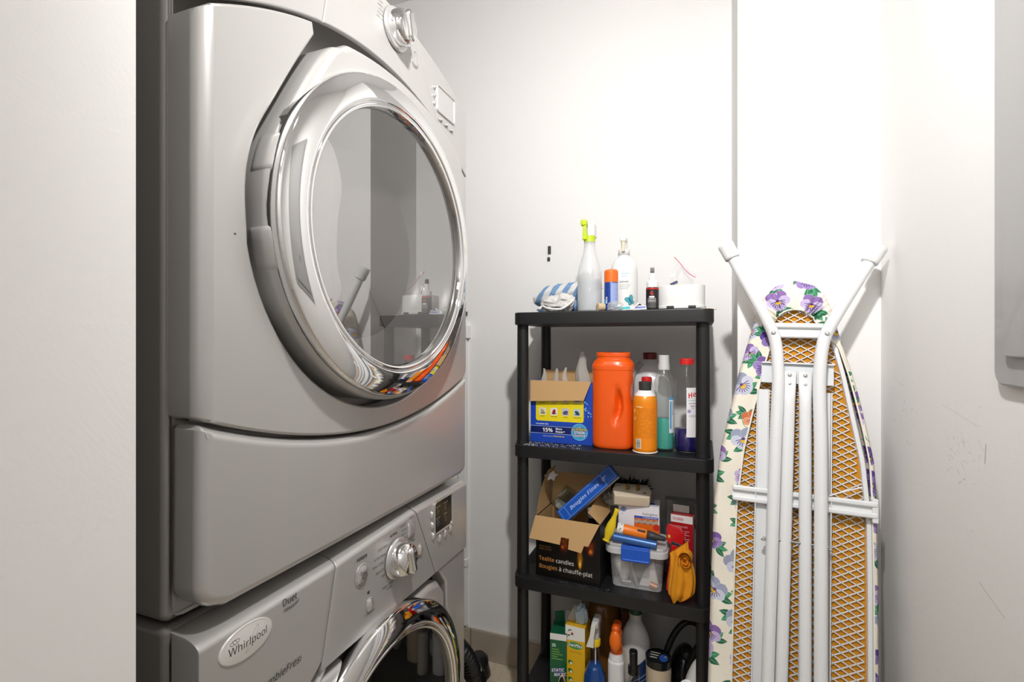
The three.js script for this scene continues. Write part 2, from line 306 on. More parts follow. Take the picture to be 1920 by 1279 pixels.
  // moulded grip cup behind the glass on the hinge side
  const cup = spline([[-0.03, 0.135], [0.012, 0.115], [0.034, 0.06], [0.026, 0.01], [0.024, -0.06], [0.034, -0.095], [0.02, -0.118], [-0.02, -0.125]], 30);
  mesh('grip_cup', mv(extrude([...cup, [-0.034, -0.10], [-0.042, -0.03], [-0.042, 0.05], [-0.036, 0.11]], 0.012, 0.006, 4), sx(C[0]) - 0.006 - 0.166, C[1], 0.008), M(lin(0.62, 0.61, 0.60), 0.16, { metalness: 0.9 }), door);
  const nearEdge = y => { let m = 9; for (let k = 1; k < body.length; k++) { const [a, b] = body[k - 1], [c, d] = body[k]; if ((b - y) * (d - y) <= 0 && b !== d) m = Math.min(m, a + (c - a) * (y - b) / (d - b)); } return m; };
  for (const [y0, y1] of [[0.215, 0.272], [0.088, 0.148]]) mesh('hinge_cover', grid(14, 12, (u, v) => {
    const e = u === 0 || u === 1 || v === 0 || v === 1 ? -0.002 : 0.0012, y = Y(y0 + (y1 - y0) * v), wall = u < 0.4, q = wall ? Math.PI / 2 : (1 - (u - 0.4) / 0.6 * 0.9) * Math.PI / 2;
    return [nearEdge(y) + bs * (1 - Math.sin(q)) - e * Math.sin(q), y, wall ? -0.014 + 0.024 * u / 0.4 : 0.010 + (bt + e) * Math.cos(q)];
  }), silver, t);
  mesh('screw_dot', lathe([[0, 0.0002], [0.0012, 0.0002], [0.001, 0.001], [0, 0.0012]], 10).rotateX(Math.PI / 2), darkPlastic, t, [sx(0.44), Y(0.13), 0]);
}

// --- washer ---
{
  const t = thing('washing_machine', 'silver front-loading washer with chrome ringed door, standing under the dryer', 'washer', [FRONT, 0, DEPTH - CD], Math.PI / 2);
  const Y = y => y + EYE;
  cabinet(t, 0.018, 0.864);
  for (const [x, z] of [[-0.29, -0.12], [0.29, -0.12], [-0.29, -0.64], [0.29, -0.64]]) mesh('foot', lathe([[0, 0], [0.025, 0], [0.025, 0.012], [0.012, 0.02], [0, 0.02]], 16), darkPlastic, t, [x, 0, z]);
  const ridge = D => Y(-0.353 + 0.012 * (D - 0.5)), flat = () => Y(-0.494);
  const seam1 = y => 0.607 + 0.23 * (Math.max(y, Y(-0.5)) - Y(-0.39)), seam2 = y => 0.872 - 0.5 * (Math.min(y, Y(-0.325)) - Y(-0.39));
  const drawerBottom = D => { const k = Math.max(0, (D - 0.52) / 0.08); return Y(-0.512 + 0.062 * k * k * 0.9); };
  const dr = consolePiece('detergent_drawer', t, () => D0, seam1, drawerBottom, ridge, silver);
  consolePiece('control_panel', t, y => seam1(y) + 0.0016, y => seam2(y) - 0.0008, flat, ridge, silver);
  consolePiece('control_panel', t, y => seam2(y) + 0.0008, () => D1, flat, ridge, silver);
  mesh('drawer_recess', mv(extrude([[sx(0.46), Y(-0.56)], [sx(0.60), Y(-0.56)], [sx(0.60), Y(-0.42)], [sx(0.46), Y(-0.42)]], 0.004), 0, 0, -0.05), silver, t);
  mesh('pull_lip', grid(24, 6, (u, v) => { const D = 0.50 + 0.098 * u; return [sx(D), drawerBottom(D) - 0.012 - 0.008 * u - 0.014 * v, -0.028 + 0.026 * Math.sin(v * Math.PI / 2)]; }), silver, t);
  // badge and lettering on the drawer
  const badgeMap = canvasTex(768, 428, (g, w, h) => {
    g.fillStyle = '#e9e7e4'; g.fillRect(0, 0, w, h); g.fillStyle = ink; g.font = '132px sans-serif'; g.textAlign = 'center'; g.fillText('Whirlpool', w / 2 + 12, h * 0.62, w * 0.74);
    g.strokeStyle = 'rgba(130,126,122,0.9)'; g.lineWidth = 4; g.beginPath(); g.ellipse(w * 0.58, h * 0.5, 30, 160, 0.6, 0, 7); g.stroke();
    g.strokeStyle = ink; g.lineWidth = 5; g.beginPath(); g.ellipse(w * 0.26, h * 0.30, 62, 24, -0.12, 0, 7); g.stroke(); g.beginPath(); g.ellipse(w * 0.26, h * 0.30, 28, 19, 0.6, 0, 7); g.stroke();
  });
  const bg = lathe([[1, 0], [1, 0.0012], [0.965, 0.0022], [0.94, 0.0014], [0.6, 0.0034], [0.001, 0.0046]], 48).rotateX(Math.PI / 2).scale(0.0385, 0.0215, 1); planarUV(bg, 1, -0.0385, -0.0215);
  { const u = bg.attributes.uv; for (let i = 0; i < u.count; i++) u.setXY(i, u.getX(i) / 0.077, u.getY(i) / 0.043); }
  const bd = mesh('badge', bg, M(0xffffff, 0.28, { map: badgeMap, metalness: 0.35 }), t, [sx(0.456), Y(-0.372), 0]);
  print('lettering', 0.034, 0.03, 256, (g, w, h) => {
    g.fillStyle = ink; g.font = '100px sans-serif'; g.save(); g.scale(0.92, 1); g.fillText('Duet', 14, 110); g.restore(); g.strokeStyle = ink; g.lineWidth = 6;
    for (const k of [0, 1]) { g.beginPath(); g.moveTo(30 + k * 24, 160 + k * 16); g.bezierCurveTo(90, 130 + k * 18, 120, 180 + k * 16, 236, 128 + k * 16); g.stroke(); }
  }, t, [sx(0.527), Y(-0.359), 0.001]);
  print('lettering', 0.075, 0.018, 512, (g, w, h) => { g.fillStyle = ink; g.font = 'italic 92px sans-serif'; g.fillText('TumbleFresh', 4, 90); }, t, [sx(0.508), Y(-0.446), 0.001]);
  // controls
  pushButton(t, sx(0.678), Y(-0.388), 0.0148, 0.0168, 'power_button');
  print('power_symbol', 0.014, 0.014, 96, (g) => { g.strokeStyle = '#4a4846'; g.lineWidth = 6; g.beginPath(); g.arc(48, 50, 26, -1.1, 4.2); g.stroke(); g.beginPath(); g.moveTo(48, 14); g.lineTo(48, 48); g.stroke(); g.beginPath(); g.arc(48, 48, 40, 0, 7); g.stroke(); }, t, [sx(0.678), Y(-0.388), 0.0072]);
  knobPart(t, sx(0.778), Y(-0.400), 0.030);
  pushButton(t, sx(0.827), Y(-0.366), 0.0125, 0.0165);
  pushButton(t, sx(0.858), Y(-0.417), 0.0075, 0.0105);
  pushButton(t, sx(0.828), Y(-0.440), 0.0075, 0.0105);
  pushButton(t, sx(0.6985), Y(-0.447), 0.0085, 0.0105);
  mesh('indicator', lathe([[0, 0], [0.003, 0], [0.002, 0.001], [0, 0.0012]], 12).rotateX(Math.PI / 2), darkPlastic, t, [sx(0.6965), Y(-0.426), 0]);
  print('lettering', 0.215, 0.15, 1100, (g, w, h) => {
    const X = D => (D - 0.655) / 0.215 * w, YY = y => (-0.335 - y) / 0.15 * h;
    g.fillStyle = ink; g.font = 'bold 40px sans-serif'; g.textAlign = 'center'; g.fillText('POWER', X(0.679), YY(-0.363));
    g.font = '28px sans-serif'; g.textAlign = 'right';
    [['COLD WASH', 0.752, -0.368], ['ACTIVE WEAR', 0.744, -0.381], ['SMALL LOAD', 0.738, -0.393], ['DELICATE', 0.739, -0.406], ['SILK', 0.743, -0.417]].forEach(([s, D, y]) => g.fillText(s, X(D), YY(y)));
    g.textAlign = 'center'; g.font = 'bold 28px sans-serif'; g.fillText('NORMAL', X(0.770), YY(-0.356)); g.font = '26px sans-serif';
    g.fillText('SANITIZE', X(0.800), YY(-0.350)); g.textAlign = 'left'; ['HEAVY DUTY', 'BULKY', 'QUICK'].forEach((s, i) => g.fillText(s, X(0.795), YY(-0.359 - i * 0.008)));
    g.textAlign = 'center'; g.fillText('RINSE / DRAIN', X(0.752), YY(-0.440)); g.fillText('& SPIN', X(0.756), YY(-0.4465)); g.fillText('SOAK', X(0.776), YY(-0.437)); g.fillText('CLEAN', X(0.794), YY(-0.437));
    g.fillText('START', X(0.827), YY(-0.343)); g.fillText('hold', X(0.836), YY(-0.391)); g.fillText('Drain Spin', X(0.847), YY(-0.433));
    g.font = 'italic 24px sans-serif'; g.fillText('TumbleFresh', X(0.699), YY(-0.463));
  }, t, [sx(0.655 + 0.1075), Y(-0.41), 0.0008]);
  const scr = mesh('display', mv(extrude(roundRect(0.074, 0.064, 0.006, 4), 0.0012), sx(0.953), Y(-0.375), 0), M(lin(0.012, 0.012, 0.012), 0.15), t);
  print('lettering', 0.066, 0.05, 420, (g, w, h) => { g.fillStyle = '#bdb9b4'; g.font = '22px sans-serif'; ['WASH TEMP', 'SPIN SPEED', 'SOIL LEVEL', 'OPTIONS'].forEach((s, i) => { g.fillText(s, 10 + (i % 2) * 210, 50 + Math.floor(i / 2) * 150); for (let k = 0; k < 3; k++) { g.globalAlpha = 0.55; g.fillText(['HOT', 'WARM', 'COLD', 'HIGH', 'MED', 'LOW', 'MAX', 'NORM', 'LIGHT', 'PRE', 'RINSE', 'HEAT'][i * 3 + k], 30 + (i % 2) * 210, 82 + Math.floor(i / 2) * 150 + k * 30); g.globalAlpha = 1; } }); }, t, [sx(0.953), Y(-0.372), 0.0018]);
  mesh('display_frame', mv(extrude(roundRect(0.081, 0.071, 0.008, 4), 0.003, 0.001, 1, [roundRect(0.074, 0.064, 0.006, 4).reverse()]), sx(0.953), Y(-0.375), 0), button, t);
  for (const [d, y] of [[0.936, -0.422], [0.960, -0.420], [0.984, -0.418]]) pushButton(t, sx(d), Y(y), 0.0048, 0.0085);
  for (const [d, y] of [[0.903, -0.362], [0.905, -0.385], [0.908, -0.408]]) pushButton(t, sx(d), Y(y), 0.0042, 0.007);
  // lower front, door
  const C = [0.744, Y(-0.752)], R = 0.283, yt = Y(-0.503);
  const open = [[0.945, yt + 0.006], [0.975, Y(-0.535)]];
  for (let i = 0; i <= 48; i++) { const a = (34 - i / 48 * 248) * Math.PI / 180; open.push([C[0] + R * Math.cos(a), C[1] + R * Math.sin(a)]); }
  open.push([0.525, Y(-0.535)], [0.548, yt + 0.006]);
  const o2 = open.map(p => [sx(p[0]), p[1]]);
  const lo = Y(-1.10);
  mesh('front_panel', mv(extrude([[sx(D0 + 0.01), lo], [sx(D1 - 0.01), lo], [sx(D1), lo + 0.01], [sx(D1), yt + 0.006], ...o2, [sx(D0), yt + 0.006], [sx(D0), lo + 0.01]], 0.026, 0.006, 4), 0, 0, -0.036), silver, t);
  mesh('kick_panel', mv(extrude([[sx(D0 + 0.01), 0.015], [sx(D1 - 0.01), 0.015], [sx(D1 - 0.01), lo - 0.004], [sx(D0 + 0.01), lo - 0.004]], 0.026, 0.005, 3), 0, 0, -0.036), silver, t);
  const r2 = 0.272, din = [[0.90, yt - 0.004], [0.935, yt - 0.012], [0.962, Y(-0.548)]];
  for (let i = 0; i <= 48; i++) { const a = (36 - i / 48 * 252) * Math.PI / 180; din.push([C[0] + r2 * Math.cos(a), C[1] + r2 * Math.sin(a)]); }
  din.push([0.532, Y(-0.552)], [0.556, yt - 0.014], [0.585, yt - 0.004]);
  const door = mesh('door', mv(extrude(din.map(p => [sx(p[0]), p[1]]), 0.036, 0.012, 5, [circle(sx(C[0]), C[1], 0.238, 72).reverse()]), 0, 0, -0.046), silver, t);
  mesh('chrome_ring', ringGeo, chrome, door, [sx(C[0]), C[1], -0.022]);
  mesh('door_glass', new THREE.CircleGeometry(0.2165, 96), M(lin(0.26, 0.26, 0.26), 0.02, { transmission: 1, thickness: 0, ior: 1.5 }), door, [sx(C[0]), C[1], 0.012]);
  mesh('door_bowl', lathe([[0.2135, 0.008], [0.20, -0.01], [0.185, -0.05], [0.16, -0.09], [0.12, -0.12], [0.0005, -0.125]], 72).rotateX(Math.PI / 2), bowlMat, door, [sx(C[0]), C[1], 0]);
}
// ---------- ironing board leaning on the boxed-out wall ----------
{
  const t = thing('ironing_board', 'upside-down ironing board with floral cover and white folded legs, leaning on the wall', 'ironing board', at(0.166, 0.004, 1.215));
  t.rotation.set(-0.122, 0, -0.0302);
  const L = 1.352, hwp = [[0, 0], [0.012, 0.039], [0.035, 0.061], [0.07, 0.075], [0.223, 0.113], [0.417, 0.151], [0.545, 0.163], [0.7, 0.165], [1.25, 0.165], [1.32, 0.15], [1.345, 0.12], [1.352, 0]];
  const hw = s => { for (let i = 1; i < hwp.length; i++) if (s <= hwp[i][0]) { const [a, b] = hwp[i - 1], [c, d] = hwp[i]; return b + (d - b) * (s - a) / (c - a); } return 0; };
  const outline = (inset, n = 90) => { const r = [], l = []; for (let i = 0; i <= n; i++) { const s = inset + (L - 2 * inset) * (i < n / 4 ? (i / (n / 4)) ** 2 * 0.12 : 0.12 + (i - n / 4) / (n * 3 / 4) * 0.88); const w = Math.max(0.001, hw(s) - inset); r.push([w, L - s]); l.push([-w, L - s]); } return [...r, ...l.reverse()]; };
  mesh('foam_pad', mv(extrude(outline(0.006), 0.018), 0, 0, -0.024), M(lin(0.64, 0.27, 0.014), 0.9, { bumpMap: rep(fineBump, 20, 20), bumpScale: 0.0006 }), t);
  // expanded metal mesh
  {
    const P = [], N = [], Iq = []; const cw = 0.0285, ch = 0.0165, th = 0.00105;
    const rightIn = s => hw(s) - 0.012, leftIn = s => -(hw(s) - 0.012);
    const bar = (x0, y0, x1, y1) => {
      const dx = x1 - x0, dy = y1 - y0, l = Math.hypot(dx, dy), nx = -dy / l * th, ny = dx / l * th, b = P.length / 3, zt = 0.0008, zb = -0.0018;
      for (const z of [zb, zt]) for (const [x, y, k] of [[x0, y0, 1], [x1, y1, 1], [x1, y1, -1], [x0, y0, -1]]) P.push(x + nx * k, y + ny * k, z);
      for (const q of [[4, 5, 6, 7], [0, 4, 7, 3], [1, 2, 6, 5], [0, 1, 5, 4], [3, 7, 6, 2]]) Iq.push(b + q[0], b + q[1], b + q[2], b + q[0], b + q[2], b + q[3]);
    };
    for (let j = 0; j * ch / 2 < L - 0.02; j++) {
      const y = j * ch / 2 + 0.01, s = L - y; if (s < 0.035) continue;
      const n = Math.ceil(0.17 / (cw / 2));
      for (let i = -n; i < n; i++) {
        const x0 = i * cw / 2, x1 = x0 + cw / 2; if (x0 < leftIn(s) || x1 > rightIn(s)) continue;
        const up = (i + j) & 1; bar(x0, y - (up ? ch / 4 : -ch / 4), x1, y + (up ? ch / 4 : -ch / 4));
      }
    }
    const g = new THREE.BufferGeometry(); g.setAttribute('position', new THREE.Float32BufferAttribute(P, 3)); g.setIndex(Iq);
    const q = g.toNonIndexed(); q.computeVertexNormals();
    const m = mesh('mesh_top', q, whiteMetal, t, [0, 0, -0.002]); m.userData = { kind: 'stuff', label: 'white expanded metal mesh over mustard padding' };
  }
  // rim of the board: white strip on both sides
  {
    const rim = side => { const pts = []; for (let i = 0; i <= 70; i++) { const s = 0.03 + (L - 0.035) * i / 70; pts.push([side * (hw(s) - (side > 0 ? 0.013 : 0.016)), L - s]); }
      return grid(70, 5, (u, v) => { const k = Math.round(u * 70), j = Math.round(v * 5); const [x, y] = pts[k]; const c = [[0.005, -0.016], [0.005, 0.005], [0.0035, 0.0065], [-0.0035, 0.0065], [-0.005, 0.005], [-0.005, -0.016]][j]; return [x + c[0], y, c[1]]; }); };
    mesh('rim', rim(1), whiteMetal, t); mesh('rim', rim(-1), whiteMetal, t);
  }
  // floral cover, gathered round the edge
  const floral = canvasTex(1024, 1024, (g, w, h) => {
    g.fillStyle = '#efe8d8'; g.fillRect(0, 0, w, h);
    for (let i = 0; i < 9000; i++) { g.fillStyle = `rgba(${rnd() < 0.5 ? '255,250,240' : '205,195,175'},0.10)`; g.fillRect(rnd() * w, rnd() * h, rnd() < .5 ? 6 : 1, rnd() < .5 ? 1 : 6); }
    const leaf = (x, y, s, a) => { for (let k = 0; k < 3; k++) { const b = a + (k - 1) * 0.7; g.save(); g.translate(x, y); g.rotate(b); g.fillStyle = ['#2f7a55', '#3d8f66', '#27664a'][k]; g.beginPath(); g.moveTo(0, 0); g.bezierCurveTo(s * 0.5, -s * 0.45, s * 0.9, -s * 0.3, s * 1.3, 0); g.bezierCurveTo(s * 0.9, s * 0.3, s * 0.5, s * 0.45, 0, 0); g.fill(); g.strokeStyle = '#9cc9a6'; g.lineWidth = 2; g.beginPath(); g.moveTo(0, 0); g.lineTo(s * 1.2, 0); g.stroke(); g.restore(); } };
    const pansy = (x, y, s, a, c) => { const C = [['#7a5aa0', '#9b82bd', '#3d2468'], ['#5b3f8f', '#8a74b5', '#2a1750'], ['#d2704a', '#e29a70', '#5a2140'], ['#8a6aa8', '#c3b4d8', '#4a2a78'], ['#9aa0b8', '#c9cbdb', '#5a4a80']][c]; g.save(); g.translate(x, y); g.rotate(a);
      for (const [px, py, rx, ry, k] of [[-0.45, -0.5, .6, .55, 0], [.45, -.5, .6, .55, 0], [-.65, .1, .55, .5, 1], [.65, .1, .55, .5, 1], [0, .5, .75, .6, 1]]) { g.fillStyle = C[k]; g.beginPath(); g.ellipse(px * s, py * s, rx * s, ry * s, 0, 0, 7); g.fill(); g.strokeStyle = 'rgba(255,250,240,0.45)'; g.lineWidth = 2; g.stroke(); }
      g.strokeStyle = C[2]; g.lineWidth = s * 0.07; for (let k = 0; k < 9; k++) { const b = Math.PI * (0.05 + k / 8 * 0.9); g.beginPath(); g.moveTo(0, 0); g.lineTo(Math.cos(b) * s * 0.75, Math.sin(b) * s * 0.8); g.stroke(); }
      g.fillStyle = '#e9b830'; g.beginPath(); g.ellipse(0, s * 0.22, s * 0.26, s * 0.2, 0, 0, 7); g.fill(); g.fillStyle = C[2]; g.beginPath(); g.ellipse(0, 0, s * 0.17, s * 0.14, 0, 0, 7); g.fill(); g.restore(); };
    const put = (f, x, y, ...a) => { for (const ox of [-w, 0, w]) for (const oy of [-h, 0, h]) f(x + ox, y + oy, ...a); };
    for (let i = 0; i < 36; i++) { const x = ((i % 6) * 0.166 + rr(0.02, 0.14)) * w, y = (Math.floor(i / 6) * 0.166 + rr(0.02, 0.14)) * h, s = rr(44, 62), a = rr(-0.8, 0.8); put(leaf, x + 20, y + 36, s * 1.1, rr(0, 6)); put(leaf, x - 30, y - 30, s, rr(0, 6)); put(pansy, x, y, s, a, Math.floor(rnd() * 5)); }
    g.lineWidth = 3; g.strokeStyle = '#3d8f66'; for (let i = 0; i < 14; i++) { const x = rnd() * w, y = rnd() * h; g.beginPath(); g.moveTo(x, y); g.bezierCurveTo(x + 40, y - 30, x + 10, y + 60, x + 60, y + 70); g.stroke(); }
  });
  const fabric = M(0xffffff, 0.9, { map: floral, bumpMap: rep(fineBump, 8, 8), bumpScale: 0.0004 });
  {
    // path from bottom left, up round the nose, down the right side
    const path = []; const ns = 330;
    for (let i = 0; i <= ns; i++) { const s = L - 0.01 - (L - 0.01) * Math.pow(i / ns, 0.8); path.push([-1, s]); }
    for (let i = ns - 1; i >= 0; i--) { const s = L - 0.01 - (L - 0.01) * Math.pow(i / ns, 0.8); path.push([1, s]); }
    const n = path.length - 1, nv = 12;
    const g = grid(n, nv, (u, v) => {
      const k = Math.round(u * n), j = Math.round(v * nv), [sd, s] = path[k];
      const w = hw(s), x0 = sd * w, y0 = L - s;
      // where the band ends on the underside
      const nose = Math.max(0, Math.min(1, (0.16 - s) / 0.10));
      let bw = sd < 0 ? 0.046 : 0.007; bw = bw * (1 - nose) + 0.062 * nose;
      let tx, ty; if (s > 0.16) { tx = x0 - sd * bw; ty = y0; } else { const cy = L - 0.118, an = Math.atan2(Math.max(0, y0 - cy), x0), rx = 0.047 * Math.cos(an), ry = cy + 0.047 * Math.sin(an); let b = Math.min(1, (0.16 - s) / 0.06); b = b * b * (3 - 2 * b); tx = (x0 - sd * bw) * (1 - b) + rx * b; ty = y0 * (1 - b) + ry * b; }
      const f = j < 3 ? 0 : (j - 3) / (nv - 3);
      const gather = nose * 0.005 * Math.sin(k * 1.45 + Math.sin(k * 0.31) * 2) * (0.3 + f), sag = 0.0022 * Math.sin(s * 34 + sd) * Math.sin(f * 3.1);
      const out = [-0.004, 0.004, 0.004][j] || 0;
      const z = j === 0 ? -0.034 : j === 1 ? -0.02 : j === 2 ? -0.004 : 0.0065 + 0.004 * Math.sin(f * Math.PI * 0.9) + gather + sag;
      const sag2 = sd > 0 && s > 0.15 ? 0.008 * Math.sin(Math.min(1, (s - 0.15) / 0.4) * Math.PI) : 0;
      return [x0 + (tx - x0) * f + sd * (out + sag2), y0 + (ty - y0) * f, z];
    });
    planarUV(g, 1 / 0.42);
    mesh('cover', g, fabric, t).userData.label = 'cream cotton cover printed with purple and orange pansies';
    const hem = []; for (let k = 2; k <= n - 2; k += 4) { const p = g.attributes.position, i = nv * (n + 1) + k; hem.push([p.getX(i), p.getY(i), p.getZ(i) + 0.0005]); }
    mesh('hem', tube(hem, 0.0022, 260, 6), M(lin(0.86, 0.82, 0.72), 0.95), t);
  }
  mesh('cover_back', mv(extrude(outline(0.002), 0.003), 0, 0, -0.036), fabric, t);
  // rails and crossbars
  const chan = (w, h, d) => merge([mv(box(w, h, 0.002), 0, 0, 0), mv(box(0.002, h, d), -w / 2 + 0.001, 0, d / 2), mv(box(0.002, h, d), w / 2 - 0.001, 0, d / 2)]);
  for (const x of [-0.066, 0.062]) mesh('rail', chan(0.027, 1.03, 0.014), whiteMetal, t, [x, 0.57, 0.008]);
  const bar = (name, w, h, d, p, r) => mesh(name, rbox(w, h, d, 0.004, 3), whiteMetal, t, p, r);
  const cb = (x0, x1, y) => { const g = merge([mv(rbox(x1 - x0, 0.012, 0.012, 0.004, 2), (x0 + x1) / 2, y + 0.012, 0.018), mv(rbox(x1 - x0, 0.012, 0.012, 0.004, 2), (x0 + x1) / 2, y - 0.012, 0.018), mv(box(x1 - x0, 0.02, 0.003), (x0 + x1) / 2, y, 0.014)]); return mesh('crossbar', g, whiteMetal, t); };
  cb(-0.128, 0.163, 0.835); cb(-0.058, 0.058, 1.228); cb(-0.15, 0.163, 0.20);
  mesh('crossbar_clip', rbox(0.012, 0.052, 0.02, 0.003, 2), whiteMetal, t, [0.158, 0.833, 0.012]);
  const pl = mesh('hinge_plate', merge([mv(rbox(0.150, 0.048, 0.004, 0.0015, 1), 0, 0, 0), mv(rbox(0.150, 0.004, 0.012, 0.001, 1), 0, 0.024, 0.004)]), M(lin(0.74, 0.77, 0.80), 0.3), t, [0.004, 1.125, 0.018]);
  // legs: outer pair bends apart to the feet at the top, inner pair runs straight
  const legR = 0.0132;
  const outer = (sd, pts, tip) => {
    const lg = mesh('leg', tube(pts, legR, 90, 14), whiteMetal, t);
    const a = vec(pts[pts.length - 2]), b = vec(pts[pts.length - 1]), d = b.clone().sub(a).normalize();
    const cap = mesh('foot_cap', lathe([[0.0135, -0.006], [0.0172, -0.005], [0.0182, 0.0], [0.0190, 0.03], [0.0185, 0.036], [0.012, 0.037], [0.0001, 0.037]], 24), M(lin(0.78, 0.78, 0.77), 0.5), lg);
    cap.position.copy(b.clone().addScaledVector(d, -0.02)); cap.quaternion.setFromUnitVectors(new THREE.Vector3(0, 1, 0), d);
    mesh('rivet', lathe([[0, 0.003], [0.003, 0.0028], [0.0052, 0.0008], [0.0055, 0]], 14).rotateX(Math.PI / 2), M(lin(0.6, 0.6, 0.6), 0.3, { metalness: 0.7 }), lg, [pts[4][0] + sd * 0.004, pts[4][1] + 0.012, pts[4][2] + legR - 0.001]);
  };
  outer(-1, [[-0.052, 0.10, 0.04], [-0.048, 0.45, 0.04], [-0.041, 0.95, 0.04], [-0.038, 1.13, 0.04], [-0.046, 1.205, 0.04], [-0.062, 1.245, 0.04], [-0.105, 1.33, 0.04], [-0.153, 1.425, 0.04]]);
  outer(1, [[0.055, 0.10, 0.044], [0.053, 0.45, 0.044], [0.049, 0.95, 0.044], [0.046, 1.13, 0.044], [0.054, 1.205, 0.044], [0.070, 1.245, 0.044], [0.110, 1.325, 0.044], [0.152, 1.405, 0.044]]);
  for (const [sd, x0, x1] of [[-1, -0.024, -0.0125], [1, 0.029, 0.0195]]) {
    const g = deform(new THREE.CylinderGeometry(legR, legR, 1.03, 16, 60, true), v => { const f = v.y / 1.03 + 0.5, flat = Math.max(0, Math.min(1, (f - 0.93) / 0.05)); v.z *= 1 - 0.8 * flat; v.x *= 1 + 0.08 * flat; v.x += x0 + (x1 - x0) * f; v.y += 0.615; v.z += 0.03; });
    const lg = mesh('leg', g, whiteMetal, t);
    for (const y of [1.10, 1.121]) mesh('rivet', lathe([[0, 0.003], [0.003, 0.0028], [0.0045, 0.0008], [0.0048, 0]], 14).rotateX(Math.PI / 2), M(lin(0.6, 0.6, 0.6), 0.3, { metalness: 0.7 }), lg, [x1, y, 0.0325]);
  }
  mesh('pivot_pin', new THREE.CylinderGeometry(0.003, 0.003, 0.13, 10).rotateZ(Math.PI / 2), M(lin(0.35, 0.35, 0.35), 0.35, { metalness: 0.9 }), t, [0.003, 0.745, 0.036]);
  for (const x of [-0.062, 0.07]) mesh('pin_cap', lathe([[0, 0.003], [0.004, 0.002], [0.005, -0.002], [0, -0.003]], 12), M(lin(0.4, 0.4, 0.38), 0.4, { metalness: 0.6 }), t, [x, 0.742, 0.04]);
  mesh('release_wire', tube([[0.07, 0.855, 0.025], [0.10, 0.868, 0.022], [0.135, 0.880, 0.012]], 0.0018, 16, 6), whiteMetal, t);
}

// ---------- grey electrical panel on the right wall ----------
{
  const grey = M(lin(0.40, 0.395, 0.39), 0.4, { metalness: 0.1, clearcoat: 0.2 });
  const t = thing('electrical_panel', 'grey metal breaker panel cover with rounded corners on the right wall', 'breaker panel', [0.394, 1.138, DEPTH - 0.905 + 0.18], -Math.PI / 2);
  // local x runs along the wall away from the back wall, z out of the wall
  mesh('cover_frame', mv(extrude(roundRect(0.36, 0.86, 0.022, 6), 0.006, 0.004, 3), 0, 0.43, 0.0005), grey, t);
  const d = mesh('panel_door', mv(extrude(roundRect(0.28, 0.78, 0.012, 5), 0.004, 0.003, 3), 0.0, 0.43, 0.0115), grey, t);
  mesh('latch', rbox(0.012, 0.03, 0.006, 0.002, 2), darkPlastic, d, [-0.02, 0.20, 0.021]);
}
